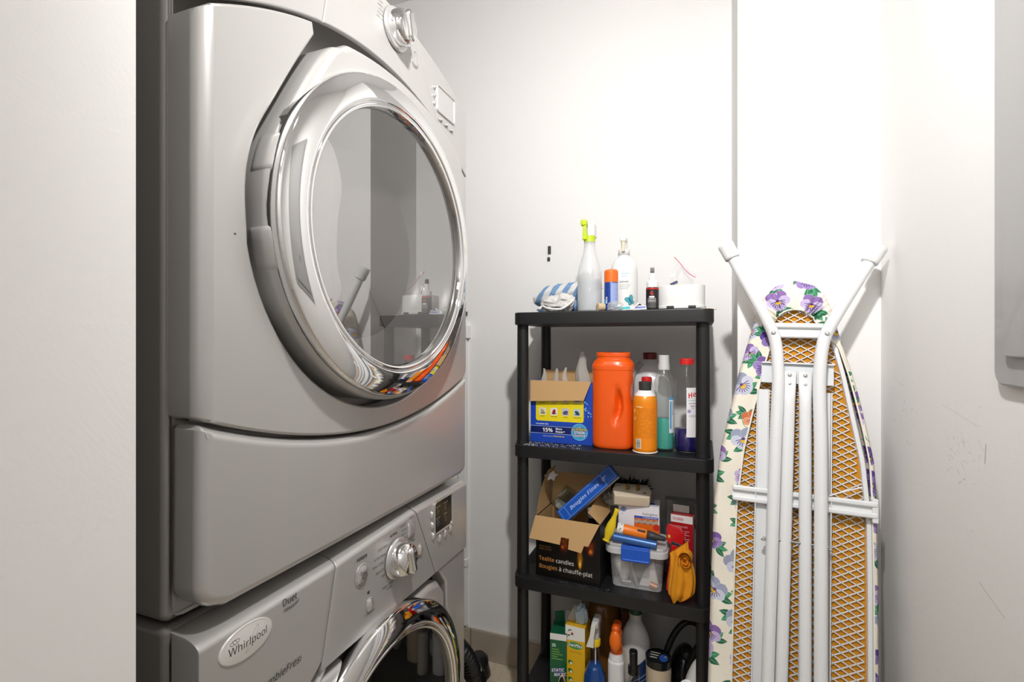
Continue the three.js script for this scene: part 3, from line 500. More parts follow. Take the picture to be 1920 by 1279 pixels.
// ---------- small things on the back wall and floor behind the machines ----------
{
  const hook = thing('wall_hook', 'small black hook with white gap on the bare back wall', 'hook', at(-0.519, 1.487, 1.715));
  mesh('hook_plate', rbox(0.011, 0.03, 0.006, 0.002, 2), darkPlastic, hook, [0.001, 0.039, 0.003]);
  mesh('hook_stem', rbox(0.008, 0.012, 0.004, 0.001, 2), whitePlastic, hook, [0.0005, 0.0185, 0.002]);
  mesh('hook_tip', rbox(0.010, 0.013, 0.009, 0.003, 2), darkPlastic, hook, [-0.001, 0.0075, 0.0045]);
  const rw = thing('cable_raceway', 'white vertical cable raceway on back wall behind the machines', 'raceway', at(-0.861, 0.115, 1.715));
  mesh('channel', rbox(0.034, 1.16, 0.018, 0.003, 2), whitePlastic, rw, [0, 0.58, 0.009]);
  mesh('joint_cover', rbox(0.040, 0.03, 0.022, 0.003, 2), whitePlastic, rw, [0, 0.24, 0.011]);
  mesh('junction_box', rbox(0.06, 0.05, 0.03, 0.004, 2), whitePlastic, rw, [0, 1.12, 0.015]);
  mesh('cord_plug', rbox(0.02, 0.016, 0.02, 0.003, 2), darkPlastic, rw, [0.006, 1.19, 0.01]);
  const cord = thing('power_cord', 'thin grey power cord looped beside the dryer', 'cord', at(-0.574, 0.95, 1.10));
  mesh('cord', tube([[-0.06, 0.18, 0.012], [-0.02, 0.15, -0.005], [0.003, 0.11, -0.03], [-0.002, 0.07, -0.03], [-0.03, 0.05, -0.01], [-0.07, 0.03, 0.016]], 0.0028, 50, 8), M(lin(0.42, 0.42, 0.42), 0.5), cord);
  mesh('cable_tie', tube([[-0.05, -0.055, 0.0], [-0.012, -0.05, 0.004], [0.004, -0.047, -0.012]], 0.002, 20, 6), whitePlastic, cord);
  const hs = thing('drain_hose', 'black corrugated drain hose on floor behind the washer', 'hose', at(-0.757, 0, 1.625));
  const path = new THREE.CatmullRomCurve3([[0.05, 0.42, 0.42], [0.105, 0.30, 0.34], [0.10, 0.18, 0.25], [0.06, 0.085, 0.13], [0.01, 0.05, 0.03]].map(vec));
  const fr = path.computeFrenetFrames(240, false);
  const hg = grid(16, 240, (u, v) => { const k = Math.round(v * 240), p = path.getPoint(v), a = u * Math.PI * 2, r = 0.026 + 0.004 * Math.sin(k * 0.95); const n = fr.normals[k], b = fr.binormals[k]; return [p.x + r * (Math.cos(a) * n.x + Math.sin(a) * b.x), p.y + r * (Math.cos(a) * n.y + Math.sin(a) * b.y), p.z + r * (Math.cos(a) * n.z + Math.sin(a) * b.z)]; });
  mesh('corrugated_tube', hg, blackGloss, hs);
  mesh('boot', lathe([[0.001, 0.075], [0.02, 0.074], [0.034, 0.06], [0.036, 0.035], [0.042, 0.012], [0.044, 0.0], [0.0, 0.0]], 28), blackGloss, hs);
  mesh('hose_clamp', new THREE.TorusGeometry(0.031, 0.003, 8, 30).rotateY(0.4), M(lin(0.6, 0.6, 0.6), 0.25, { metalness: 1 }), hs, [0.102, 0.21, 0.275]);
}

// ---------- black plastic shelving unit ----------
const SH = [0.118, 0.505, 0.893, 1.285];      // top faces of the shelves
{
  const t = thing('shelving_unit', 'black plastic four-tier shelving unit against the back wall', 'shelf unit', at(-0.2535, 0, 1.526));
  const W = 0.556, DP = 0.30, th = 0.036;
  const rim = roundRect(W, DP, 0.028, 8), inner = roundRect(W - 0.012, DP - 0.012, 0.024, 8);
  SH.forEach((y, i) => {
    const g = extrude(rim, th - 0.005, 0.0025, 2); g.rotateX(-Math.PI / 2); g.translate(0, y - th + 0.002, 0);
    mesh('shelf', g, blackShelf, t);
  });
  const xs = [-0.2565, 0.2505], zs = [-0.119, 0.116];
  for (const x of xs) for (const z of zs) for (let i = 0; i < 4; i++) {
    const y0 = i === 0 ? 0 : SH[i - 1] - 0.0, y1 = SH[i] - th;
    const h = y1 - y0; mesh('post', lathe(i === 0 ? [[0, 0], [0.017, 0], [0.018, 0.01], [0.0185, h]] : [[0.0195, -0.002], [0.0195, 0.006], [0.0182, 0.01], [0.0175, h * 0.5], [0.0168, h - 0.004], [0.0178, h]], 26), blackShelf, t, [x, y0, z]);
  }
  // white powder spilt on the second shelf
  const pw = []; for (let i = 0; i < 260; i++) { const x = -0.245 + Math.abs(rr(-1, 1)) ** 1.6 * 0.17, z = 0.145 - rnd() ** 1.3 * 0.055; const r = rr(0.0003, 0.0014); pw.push(new THREE.TetrahedronGeometry(r, 0).rotateY(rnd() * 6).translate(x, SH[2] + r * 0.3, z)); }
  for (let i = 0; i < 50; i++) { const r = rr(0.0003, 0.0008); pw.push(new THREE.TetrahedronGeometry(r, 0).rotateY(rnd() * 6).translate(rr(-0.22, 0.03), SH[1] + r * 0.3, rr(0.13, 0.146))); }
  const p = mesh('spilt_powder', merge(pw), whitePlastic, t); p.userData = { kind: 'stuff', label: 'white powder grains spilt on the shelf' };
}
// ---------- things on the top shelf ----------
const rx90 = Math.PI / 2;
{
  const y = SH[3];
  // rolled towel: long axis along x
  const stripes = canvasTex(512, 64, (g, w, h) => { g.fillStyle = '#f2f0ec'; g.fillRect(0, 0, w, h); for (let i = 0; i < 5; i++) { g.fillStyle = '#7ea6d6'; g.fillRect(30 + i * 105, 0, 52, h); } for (let i = 0; i < 5000; i++) { g.fillStyle = `rgba(${rnd() < 0.5 ? '255,255,255' : '90,100,130'},0.14)`; g.fillRect(rnd() * w, rnd() * h, 2, 2); } });
  const tw = thing('rolled_towel', 'rolled blue and white striped terry towel on the top shelf', 'towel', at(-0.425, y, 1.55), -0.05);
  const tg = grid(60, 48, (u, v) => { const a = u * Math.PI * 2 * 1.0, x = -0.085 + v * 0.2, m = Math.min(1, Math.min(v, 1 - v) * 7), e = Math.sqrt(1 - (1 - m) ** 2), r = (0.034 + 0.0035 * noise.noise(x * 40, Math.cos(a) * 2, Math.sin(a) * 2) + 0.0015 * noise.noise(x * 200, a * 8, 1)) * (0.02 + 0.98 * e); const slant = 0.018 * Math.sin(a); return [x + slant, 0.068 + 0.16 * (v - 0.5) * 0.1 + r * Math.sin(a), r * 1.05 * Math.cos(a)]; }, (u, v) => [v, u]);
  mesh('terry_roll', tg, M(0xffffff, 0.95, { map: stripes, bumpMap: rep(fineBump, 10, 10), bumpScale: 0.0012 }), tw);
  mesh('terry_fold', grid(40, 20, (u, v) => { const a = u * Math.PI * 2; const x = -0.075 + v * 0.18; const r = 0.021 * Math.sqrt(Math.max(0, 1 - (2 * v - 1) ** 6)) + 0.0015 * noise.noise(x * 60, Math.cos(a) * 2, Math.sin(a) * 2); return [x + 0.01 * Math.sin(a), 0.0215 + r * 0.98 * Math.sin(a), 0.012 + r * 1.5 * Math.cos(a)]; }, (u, v) => [v, u]), M(0xffffff, 0.95, { map: stripes, bumpMap: rep(fineBump, 10, 10), bumpScale: 0.0012 }), tw);
  // net bag
  const net = canvasTex(256, 256, (g, w, h) => { g.fillStyle = '#dcdad6'; g.fillRect(0, 0, w, h); g.fillStyle = '#aaa7a4'; for (let j = 0; j < 16; j++) for (let i = 0; i < 16; i++) { g.beginPath(); g.ellipse((i + (j & 1) * 0.5) * 16 + 4, j * 16 + 8, 3.6, 4.6, 0, 0, 7); g.fill(); } });
  const nb = thing('mesh_laundry_bag', 'crumpled white mesh laundry bag in front of the striped towel', 'laundry bag', at(-0.412, y, 1.452));
  const ng = deform(new THREE.SphereGeometry(1, 60, 40), v => { const q = 1 + 0.22 * noise.noise(v.x * 2.2, v.y * 2.2 + 3, v.z * 2.2) + 0.13 * noise.noise(v.x * 5, v.y * 5, v.z * 5 + 7); v.multiplyScalar(q); v.set(v.x * 0.05, v.y * 0.026 + 0.026, v.z * 0.035); if (v.y < 0.001) v.y = 0.001; if (v.x > 0.01 && v.y > 0.02) v.y += 0.009; });
  mesh('net', ng, M(0xffffff, 0.85, { map: rep(net, 4, 3), bumpMap: rep(net, 4, 3), bumpScale: 0.0008 }), nb);
  mesh('drawstring', tube([[-0.058, 0.008, 0.02], [-0.062, 0.014, 0.01], [-0.05, 0.012, 0.025], [-0.045, 0.02, 0.02], [-0.02, 0.012, 0.038], [0.02, 0.01, 0.036], [0.046, 0.03, 0.02], [0.05, 0.045, 0.0]], 0.0032, 50, 8), whitePlastic, nb);

  // spray bottle with lime trigger
  const lime = M(lin(0.52, 0.66, 0.012), 0.4);
  const sb = thing('spray_bottle', 'translucent spray bottle with lime green trigger head, half full of clear water', 'spray bottle', at(-0.316, y, 1.455));
  mesh('bottle', lathe([[0, 0.001], [0.033, 0.001], [0.0355, 0.006], [0.0358, 0.105], [0.0345, 0.118], [0.028, 0.145], [0.0195, 0.172], [0.0168, 0.19], [0.0165, 0.208]], 44), M(lin(0.93, 0.94, 0.95), 0.25, { transmission: 0.6, thickness: 0, ior: 1.4 }), sb);
  mesh('water', lathe([[0, 0.003], [0.032, 0.003], [0.0344, 0.008], [0.0346, 0.096], [0, 0.096]], 40), M(lin(0.84, 0.87, 0.89), 0.05, { transmission: 0.75, thickness: 0, ior: 1.33 }), sb);
  mesh('dip_tube', new THREE.CylinderGeometry(0.002, 0.002, 0.19, 8), whitePlastic, sb, [0.004, 0.11, 0]);
  const hd = mesh('spray_head', merge([mv(new THREE.CylinderGeometry(0.0165, 0.0168, 0.018, 26), 0, 0.2165, 0), mv(rbox(0.016, 0.03, 0.03, 0.004), 0.0, 0.239, -0.012)]), lime, sb);
  mesh('head_shell', mv(rbox(0.02, 0.044, 0.05, 0.006, 3), 0.004, 0.245, -0.018), M(lin(0.88, 0.89, 0.89), 0.4), hd);
  mesh('nozzle', merge([mv(rbox(0.017, 0.018, 0.02, 0.004), -0.014, 0.263, 0.012), mv(rbox(0.012, 0.012, 0.04, 0.004), -0.010, 0.263, -0.004)]), lime, hd);
  mesh('trigger', extrude([[-0.006, 0], [0.006, 0], [0.007, 0.012], [0.004, 0.03], [0.006, 0.046], [-0.004, 0.046], [-0.005, 0.028]], 0.009, 0.002, 2).translate(-0.012, 0.213, 0.008), lime, hd);

  // white refill spray bottle with butterfly print
  const wb = thing('cleaner_bottle', 'large white cleaner bottle with butterfly print and cream trigger', 'bottle', at(-0.229, y, 1.545));
  mesh('bottle', lathe([[0, 0.001], [0.038, 0.001], [0.0405, 0.006], [0.041, 0.125], [0.039, 0.142], [0.032, 0.158], [0.022, 0.167], [0.0175, 0.171], [0.0175, 0.178]], 44), M(lin(0.84, 0.84, 0.83), 0.35), wb);
  mesh('cap', mv(lathe([[0, 0.02], [0.0155, 0.02], [0.0175, 0.017], [0.0178, 0], [0, 0]], 28), 0, 0.176, 0), whitePlastic, wb);
  mesh('spray_head', merge([mv(rbox(0.016, 0.034, 0.03, 0.005), 0, 0.205, -0.004), mv(rbox(0.018, 0.016, 0.05, 0.005), 0.0, 0.224, 0.002)]), whitePlastic, wb);
  mesh('trigger', extrude([[-0.0045, 0], [0.0045, 0], [0.005, 0.03], [-0.005, 0.03]], 0.006, 0.0015, 2).translate(0.002, 0.186, 0.02), M(lin(0.72, 0.62, 0.46), 0.5), wb);
  arcLabel('label_print', 0.0414, 0.118, 2.5, 700, (g, w, h) => {
    g.fillStyle = '#eeeeec'; g.fillRect(0, 0, w, h); g.fillStyle = '#333'; g.font = 'bold 46px sans-serif'; g.fillText('attitude', 300, 250); g.fillStyle = '#7ab6c6'; g.fillRect(330, 60, 150, 10); g.font = '30px sans-serif'; g.fillRect(340, 118, 110, 10); g.fillStyle = '#8d9a98'; for (let i = 0; i < 4; i++) g.fillRect(300, 290 + i * 28, 230 - i * 20, 7);
    g.fillStyle = '#4aa7b8'; g.strokeStyle = '#1d4653'; g.lineWidth = 5; g.save(); g.translate(520, 620); g.rotate(-0.5); for (const sd of [-1, 1]) { g.beginPath(); g.ellipse(sd * 42, -40, 44, 66, sd * 0.5, 0, 7); g.fill(); g.stroke(); g.beginPath(); g.ellipse(sd * 34, 44, 32, 44, -sd * 0.4, 0, 7); g.fill(); g.stroke(); } g.fillStyle = '#1d2a33'; g.fillRect(-6, -80, 12, 160); g.restore();
    g.fillStyle = '#4f9a3a'; g.beginPath(); g.ellipse(180, 480, 40, 90, 0.2, 0, 7); g.fill(); g.fillStyle = '#2e7fc4'; g.beginPath(); g.ellipse(170, 640, 60, 80, 0.2, 0, 7); g.fill();
  }, wb, [0, 0.068, 0], -0.0);

  // blue tube with orange cap
  const ab = thing('glue_stick', 'blue printed tube with bright orange cap between the spray bottles', 'tube', at(-0.249, y, 1.435));
  mesh('tube_body', lathe([[0, 0.001], [0.0185, 0.001], [0.0192, 0.004], [0.0192, 0.084], [0, 0.084]], 32), M(lin(0.02, 0.07, 0.32), 0.35), ab);
  mesh('cap', lathe([[0.0196, 0.083], [0.0198, 0.112], [0.0185, 0.118], [0.012, 0.12], [0, 0.12]], 32), M(lin(0.83, 0.16, 0.01), 0.4), ab);
  arcLabel('label_print', 0.0195, 0.076, 3.0, 420, (g, w, h) => { g.fillStyle = '#1c3f94'; g.fillRect(0, 0, w, h); g.fillStyle = '#7d93cf'; g.fillRect(w * 0.52, 0, w * 0.48, h); g.fillStyle = '#dfe6f7'; for (let j = 0; j < 26; j++) { let x = w * 0.55; while (x < w * 0.96) { const l = rr(6, 22); g.fillRect(x, 20 + j * 19, l, 6); x += l + 8; } } g.fillStyle = '#2ea0d8'; g.beginPath(); g.ellipse(60, 400, 60, 80, 0, 0, 7); g.fill(); g.fillStyle = '#ffffff'; g.font = 'bold 60px sans-serif'; g.save(); g.translate(150, 420); g.rotate(-Math.PI / 2); for (let k = 0; k < 4; k++) g.fillRect(k * 36, -34, 22, 34); g.restore(); }, ab, [0, 0.043, 0], 0.0);

  const ck = thing('cork_stopper', 'small tan cork stopper lying by the blue tube', 'cork', at(-0.2745, y, 1.415));
  mesh('cork', mv(lathe([[0, -0.011], [0.0095, -0.011], [0.0105, -0.009], [0.0118, 0.009], [0.011, 0.011], [0, 0.011]], 20).rotateZ(Math.PI / 2).rotateY(0.6), 0, 0.0117, 0), M(lin(0.62, 0.47, 0.30), 0.9), ck);
  // crumpled wrapper and sachets
  const wr = thing('plastic_wrapper', 'crumpled white plastic wrapper with turquoise edge behind the small black bottle', 'wrapper', at(-0.188, y, 1.452));
  mesh('wrapper', grid(24, 16, (u, v) => { const x = (u - 0.5) * 0.088, z = (v - 0.5) * 0.05; return [x, 0.004 + Math.max(0, 0.022 * noise.noise(u * 4, v * 3, 2.5) + 0.018 * Math.abs(noise.noise(u * 9, v * 6, 8)) + 0.02 * Math.max(0, u - 0.45) * v), z]; }), M(lin(0.82, 0.82, 0.82), 0.35), wr);
  mesh('printed_edge', grid(14, 4, (u, v) => [(u - 0.5) * 0.085 - 0.004, 0.003 + v * 0.012 + 0.002 * noise.noise(u * 6, 1, 1), 0.027 + 0.003 * Math.sin(u * 9) - v * 0.006]), M(0xffffff, 0.4, { map: canvasTex(256, 32, (g, w, h) => { g.fillStyle = '#eeeeee'; g.fillRect(0, 0, w, h); g.fillStyle = '#3fb0b4'; g.fillRect(0, 6, 120, 22); g.fillStyle = '#7b86c4'; g.fillRect(150, 8, 100, 16); }) }), wr);
  const cw = thing('crumpled_film', 'crumpled clear cellophane scrap beside the blue tube base', 'cellophane', at(-0.232, y, 1.40));
  mesh('film', deform(new THREE.IcosahedronGeometry(1, 4), v => { const q = 1 + 0.5 * noise.noise(v.x * 3, v.y * 3, v.z * 3); v.set(v.x * q * 0.021, Math.max(0.0005, v.y * q * 0.014 + 0.012), v.z * q * 0.012); }), M(lin(0.9, 0.9, 0.88), 0.15, { transmission: 0.8, thickness: 0 }), cw);

  // small black bottle with brush tip
  const zb = thing('lubricant_bottle', 'small black bottle with red band, white neck and black brush tip', 'bottle', at(-0.1345, y, 1.435));
  mesh('bottle', lathe([[0, 0.001], [0.016, 0.001], [0.0172, 0.003], [0.0172, 0.062], [0.015, 0.067], [0, 0.068]], 32), blackGloss, zb);
  mesh('cap', lathe([[0.0163, 0.063], [0.0165, 0.078], [0.015, 0.081], [0.0085, 0.084], [0.0082, 0.104], [0, 0.104]], 28), whitePlastic, zb);
  mesh('brush_tip', merge(Array.from({ length: 16 }, (_, i) => new THREE.CylinderGeometry(0.0005, 0.001, 0.018, 5).translate((i % 4 - 1.5) * 0.0028, 0.111, (Math.floor(i / 4) - 1.5) * 0.0028))), darkPlastic, zb);
  arcLabel('label_print', 0.0175, 0.058, 3.1, 420, (g, w, h) => { g.fillStyle = '#151414'; g.fillRect(0, 0, w, h); g.fillStyle = '#c9261e'; g.fillRect(0, 0, w, 30); g.font = 'bold 110px sans-serif'; g.textAlign = 'center'; g.fillStyle = '#d63a2a'; g.fillText('G', w / 2, 150); g.fillStyle = '#f4f2ef'; g.fillRect(w * 0.38, 176, w * 0.24, 34); g.font = 'bold 38px sans-serif'; g.fillText('ZIPPER', w / 2, 204); g.fillStyle = '#f4f2ef'; g.font = 'bold 34px sans-serif'; g.fillText('CLEANER &', w / 2, 244); g.fillText('LUBRICANT', w / 2, 282); g.fillStyle = '#e4e2df'; g.fillRect(w * 0.27, 298, w * 0.46, 8); g.fillStyle = '#9b9896'; for (let i = 0; i < 5; i++) g.fillRect(w * 0.28, 326 + i * 22, w * 0.44, 6); }, zb, [0, 0.033, 0], 0.0);

  // white tub with a zip bag in it
  const tb = thing('white_tub', 'white plastic tub on a black base holding a clear zip bag', 'tub', at(-0.061, y, 1.515));
  const rimAt = f => roundRect(0.128 - f, 0.085 - f, 0.034 - f / 2, 10), rings = [[0.002, 0.0126], [0, 0.015], [0, 0.072], [0.001, 0.0735], [0.005, 0.0735], [0.006, 0.072], [0.006, 0.0178]];
  mesh('tub_wall', grid(44, 6, (u, v) => { const [f, h] = rings[Math.round(v * 6)], p = rimAt(f)[Math.round(u * 44) % 44]; return [p[0], h, p[1]]; }), M(lin(0.86, 0.85, 0.84), 0.35), tb);
  mesh('tub_floor', extrude(roundRect(0.126, 0.083, 0.033, 8), 0.003).rotateX(-rx90).translate(0, 0.0145, 0), whitePlastic, tb);
  mesh('tub_base', extrude(roundRect(0.131, 0.088, 0.034, 8), 0.0075, 0.001, 1).rotateX(-rx90).translate(0, 0.001, 0), darkPlastic, tb);
  mesh('base_rim', extrude(roundRect(0.134, 0.09, 0.035, 8), 0.006, 0.001, 1).rotateX(-rx90).translate(0, 0.008, 0), whitePlastic, tb);
  for (const x of [-0.028, 0.03]) mesh('clip', rbox(0.02, 0.007, 0.006, 0.0015, 1), darkPlastic, tb, [x, 0.011, 0.045]);
  const bg = thing('zip_bag', 'clear zip bag with a pink seal standing in the white tub', 'plastic bag', at(-0.06, y + 0.0225, 1.512));
  bg.scale.set(0.9, 1, 0.75);
  mesh('bag_film', grid(22, 18, (u, v) => { const x = -0.034 + u * 0.068, y2 = v * (0.095 + 0.045 * Math.exp(-((u - 0.35) ** 2) * 14)); return [x + 0.01 * v, y2, 0.012 * Math.sin(u * 3.1) * (1 - v) + 0.006 * noise.noise(u * 5, v * 5, 3)]; }), film, bg);
  mesh('bag_film', grid(22, 18, (u, v) => { const x = -0.034 + u * 0.068, y2 = v * (0.085 + 0.035 * Math.exp(-((u - 0.6) ** 2) * 10)); return [x, y2, -0.014 * Math.sin(u * 3.1) * (1 - v) + 0.006 * noise.noise(u * 5, v * 5, 9)]; }), film, bg);
  mesh('zip_seal', tube([[-0.022, 0.135, 0.002], [-0.006, 0.118, 0.012], [0.012, 0.094, 0.022], [0.028, 0.080, 0.026], [0.042, 0.072, 0.028]], 0.0013, 24, 6), M(lin(0.62, 0.12, 0.22), 0.4), bg);
  const oddW = thing('small_tool', 'dark small tool poking out of the white tub', 'tool', at(-0.085, y + 0.018, 1.505));
  mesh('tool_body', rbox(0.012, 0.062, 0.008, 0.002), darkPlastic, oddW, [0, 0.031, 0]); mesh('tool_tip', rbox(0.022, 0.007, 0.006, 0.002), M(lin(0.05, 0.07, 0.16), 0.4), oddW, [0.004, 0.064, 0], [0, 0, 0.4]);
  const yc = thing('yellow_clip', 'small yellow clip poking out of the white tub', 'clip', at(-0.064, y + 0.018, 1.49));
  mesh('clip_body', rbox(0.01, 0.06, 0.006, 0.002), M(lin(0.8, 0.68, 0.22), 0.5), yc, [0, 0.03, 0], [0, 0, -0.2]);
  const sk = thing('wooden_stick', 'thin pale wooden stick at the shelf end beside the tub', 'stick', at(0.012, y, 1.46));
  mesh('stick', rbox(0.04, 0.005, 0.005, 0.002), M(lin(0.72, 0.64, 0.5), 0.8), sk, [0, 0.0027, 0], [0, 0.2, 0]);
}

// ---------- second shelf ----------
function openBox(t, w, h, d, mats, th = 0.0025) { // walls front, back, left, right and floor as separate panels; origin at the base centre
  mesh('front_wall', mv(box(w, h, th), 0, h / 2, d / 2 - th / 2), mats.front, t); mesh('back_wall', mv(box(w, h, th), 0, h / 2, -d / 2 + th / 2), mats.back || mats.front, t);
  mesh('side_wall', mv(box(th, h, d - 2 * th), -w / 2 + th / 2, h / 2, 0), mats.side, t); mesh('side_wall', mv(box(th, h, d - 2 * th), w / 2 - th / 2, h / 2, 0), mats.side, t);
  mesh('bottom', mv(box(w - 2 * th, th, d - 2 * th), 0, th / 2, 0), mats.back || mats.side, t);
}
{
  const y = SH[2];
  const bx = thing('detergent_box', 'open blue and yellow stain remover box with brown flap folded forward', 'box', at(-0.4, y, 1.505));
  const W = 0.192, H = 0.185, DD = 0.125;
  const fr = canvasTex(1024, 986, (g, w, h) => {
    g.fillStyle = '#1f49b4'; g.fillRect(0, 0, w, h); g.fillStyle = '#f0dc1e'; g.beginPath(); g.roundRect(90, 120, 790, 520, 40); g.fill();
    const names = ['LAUNDRY', 'TILE', 'PET STAINS', 'FURNITURE', 'CARPET', 'RED WINE', 'DECKS', 'APPLIANCES'], cols = [['#d9d4c9', '#3b57a0'], ['#c9c6cf', '#8a6a60'], ['#e6d5cf', '#5a4a68'], ['#b9bdd0', '#45506e'], ['#e3dfcf', '#b0a878'], ['#e9e4e2', '#a0202c'], ['#c7c2cf', '#5b5470'], ['#bcd0d4', '#2c4c5c']];
    for (let k = 0; k < 8; k++) { const x = 145 + (k % 4) * 190, yy = 210 + Math.floor(k / 4) * 215; g.fillStyle = cols[k][0]; g.beginPath(); g.roundRect(x, yy, 118, 118, 16); g.fill(); g.fillStyle = cols[k][1]; g.beginPath(); g.ellipse(x + 60, yy + 64, 44, 26, k, 0, 7); g.fill(); g.fillStyle = 'rgba(40,40,60,0.8)'; g.fillRect(x + 20, yy + 84, 80, 14); g.fillStyle = '#1a1a2a'; g.font = 'bold 21px sans-serif'; g.textAlign = 'center'; g.fillText(names[k], x + 60, yy + 148); }
    g.textAlign = 'left'; g.fillStyle = '#e8ecf8'; g.font = 'bold 28px sans-serif'; g.fillText('CHLORINE FREE', 90, 700);
    g.fillStyle = '#0e2163'; g.fillRect(0, 728, 720, 110); g.strokeStyle = '#e9eefc'; g.lineWidth = 4; g.beginPath(); g.moveTo(0, 726); g.lineTo(720, 726); g.moveTo(0, 840); g.lineTo(720, 840); g.stroke();
    g.fillStyle = '#ffffff'; g.font = 'bold 88px sans-serif'; g.fillText('15%', 200, 815); g.font = 'bold 44px sans-serif'; g.fillText('More', 420, 776); g.fillText('Power*', 420, 822);
    g.fillStyle = '#e8ecf8'; g.font = '26px sans-serif'; g.fillText('Learn more at', 210, 890); g.fillStyle = '#f0dc1e'; g.font = 'bold 28px sans-serif'; g.fillText('OXICLEAN.CA', 385, 890);
    g.fillStyle = '#3fa6dc'; g.beginPath(); g.arc(812, 790, 128, 0, 7); g.fill(); g.strokeStyle = '#8fd0ef'; g.lineWidth = 8; g.stroke(); g.textAlign = 'center'; g.strokeStyle = '#12306e'; g.lineWidth = 10; for (const [s, yy, c, f] of [['THE', 722, '#fff', 30], ['ULTIMATE', 766, '#f4e33a', 50], ['STAIN', 818, '#fff', 60], ['FIGHTER', 864, '#fff', 46]]) { g.font = `bold ${f}px sans-serif`; g.strokeText(s, 812, yy); g.fillStyle = c; g.fillText(s, 812, yy); }
    g.fillStyle = '#9ad0f0'; for (let i = 0; i < 24; i++) { g.beginPath(); g.arc(rr(885, 1000), rr(300, 560), rr(3, 12), 0, 7); g.fill(); }
  });
  const blue = M(lin(0.018, 0.07, 0.44), 0.35);
  openBox(bx, W, H, DD, { front: blue, side: blue, back: cardboard });
  mesh('front_print', new THREE.PlaneGeometry(W, H), M(0xffffff, 0.3, { map: fr }), bx, [0, H / 2, DD / 2 + 0.0006]);
  mesh('inner_lining', mv(box(W - 0.007, H - 0.004, 0.001), 0, H / 2, DD / 2 - 0.0035), cardboard, bx);
  // flap folded forward and down over the print, with a slanting end
  mesh('flap', extrude([[-W / 2, 0.0], [W / 2 - 0.004, 0.0], [W / 2 - 0.024, -0.056], [-W / 2 + 0.004, -0.064]], 0.0022).rotateX(-0.20).translate(0, H + 0.002, DD / 2 + 0.001), cardboard, bx);
  mesh('flap', extrude([[-W / 2, 0], [W / 2, 0], [W / 2 - 0.008, 0.026], [-W / 2 + 0.008, 0.028]], 0.002).translate(0, H, -DD / 2), cardboard, bx);
  const bags = (lat, D, h, w, sd, label) => { const b = thing('plastic_bag', label, 'plastic bag', at(lat, y + 0.006, D)); mesh('bag_film', grid(26, 22, (u, v) => { const a = u * Math.PI * 2, k = Math.pow(1 - v * 0.97, 0.62); const r = w * (v < 0.5 ? 1.05 : 1.3 - 0.5 * (v - 0.5)) * k * (1 + 0.55 * noise.noise(Math.cos(a) * 2 + sd, Math.sin(a) * 2, v * 3)); return [r * Math.cos(a) + 0.012 * v * noise.noise(v * 4, sd, 2), v * h, r * 0.55 * Math.sin(a)]; }), M(lin(0.82, 0.80, 0.76), 0.2, { transmission: 0.62, thickness: 0 }), b); };
  bags(-0.350, 1.505, 0.268, 0.038, 3, 'tall peaked clear plastic bag rising from the blue detergent box'); bags(-0.394, 1.478, 0.22, 0.022, 11, 'small peaked clear bag at the middle of the detergent box'); bags(-0.432, 1.51, 0.215, 0.022, 7, 'rounded clear plastic bag inside the detergent box'); bags(-0.470, 1.495, 0.215, 0.02, 15, 'whitish clear plastic bag at the post end of detergent box');

  // orange jug with moulded handle
  const jm = M(lin(0.87, 0.105, 0.005), 0.33, { clearcoat: 0.2 });
  const jg = thing('orange_jug', 'opaque bright orange plastic jug with moulded side handle, without cap', 'jug', at(-0.246, y, 1.455), 0.0);
  const prof = [[0.88, 0], [0.97, 0.006], [1, 0.016], [1, 0.06], [1, 0.15], [1.0, 0.222], [1.02, 0.226], [1.02, 0.236], [0.97, 0.246], [0.86, 0.254], [0.81, 0.257], [0.81, 0.262], [0.84, 0.264], [0.84, 0.27], [0.80, 0.273]];
  const jp = spline(prof.map(p => [p[0], p[1]]), 90);
  const jgeo = grid(96, 90, (u, v) => {
    const [s, yy] = jp[Math.round(v * 90)], a = u * Math.PI * 2; let hx = 0.0585, hz = 0.046, n = 3.2;
    const nn = yy > 0.24 ? 2.4 : n; const ca = Math.cos(a), sa = Math.sin(a);
    let r = 1 / Math.pow(Math.abs(ca) ** nn + Math.abs(sa) ** nn, 1 / nn); let x = hx * s * r * ca, z = hz * s * r * sa;
    // hollow between handle and body: a groove pressed into the front right
    const gx = 0.027 + 0.016 * Math.sin((yy - 0.08) / 0.12 * Math.PI) - 0.014, inY = Math.max(0, Math.min(1, (yy - 0.075) / 0.02)) * Math.max(0, Math.min(1, (0.175 - yy) / 0.03));
    const dist = Math.abs(x - (gx - 0.003)); if (z > 0) z -= 0.026 * inY * Math.exp(-((dist / 0.0075) ** 2));
    if (z < 0) z += 0.026 * inY * Math.exp(-((dist / 0.0075) ** 2));
    const waist = 0.004 * Math.max(0, Math.min(1, (yy - 0.11) / 0.03)) * Math.max(0, Math.min(1, (0.2 - yy) / 0.03)); if (x > 0) x -= waist;
    return [x, yy, z];
  });
  mesh('jug_body', jgeo, jm, jg);
  mesh('neck_rim', mv(new THREE.TorusGeometry(0.0475, 0.0022, 8, 48).rotateX(rx90).scale(1, 1, 0.8), 0, 0.272, 0), jm, jg);
  mesh('jug_floor', mv(new THREE.CylinderGeometry(0.05, 0.05, 0.002, 40).scale(1, 1, 0.78), 0, 0.0012, 0), jm, jg);

  // gallon jug and small bottle behind
  const ga = thing('gallon_jug', 'translucent white gallon jug with dark red cap behind the orange spray can', 'jug', at(-0.158, y, 1.608));
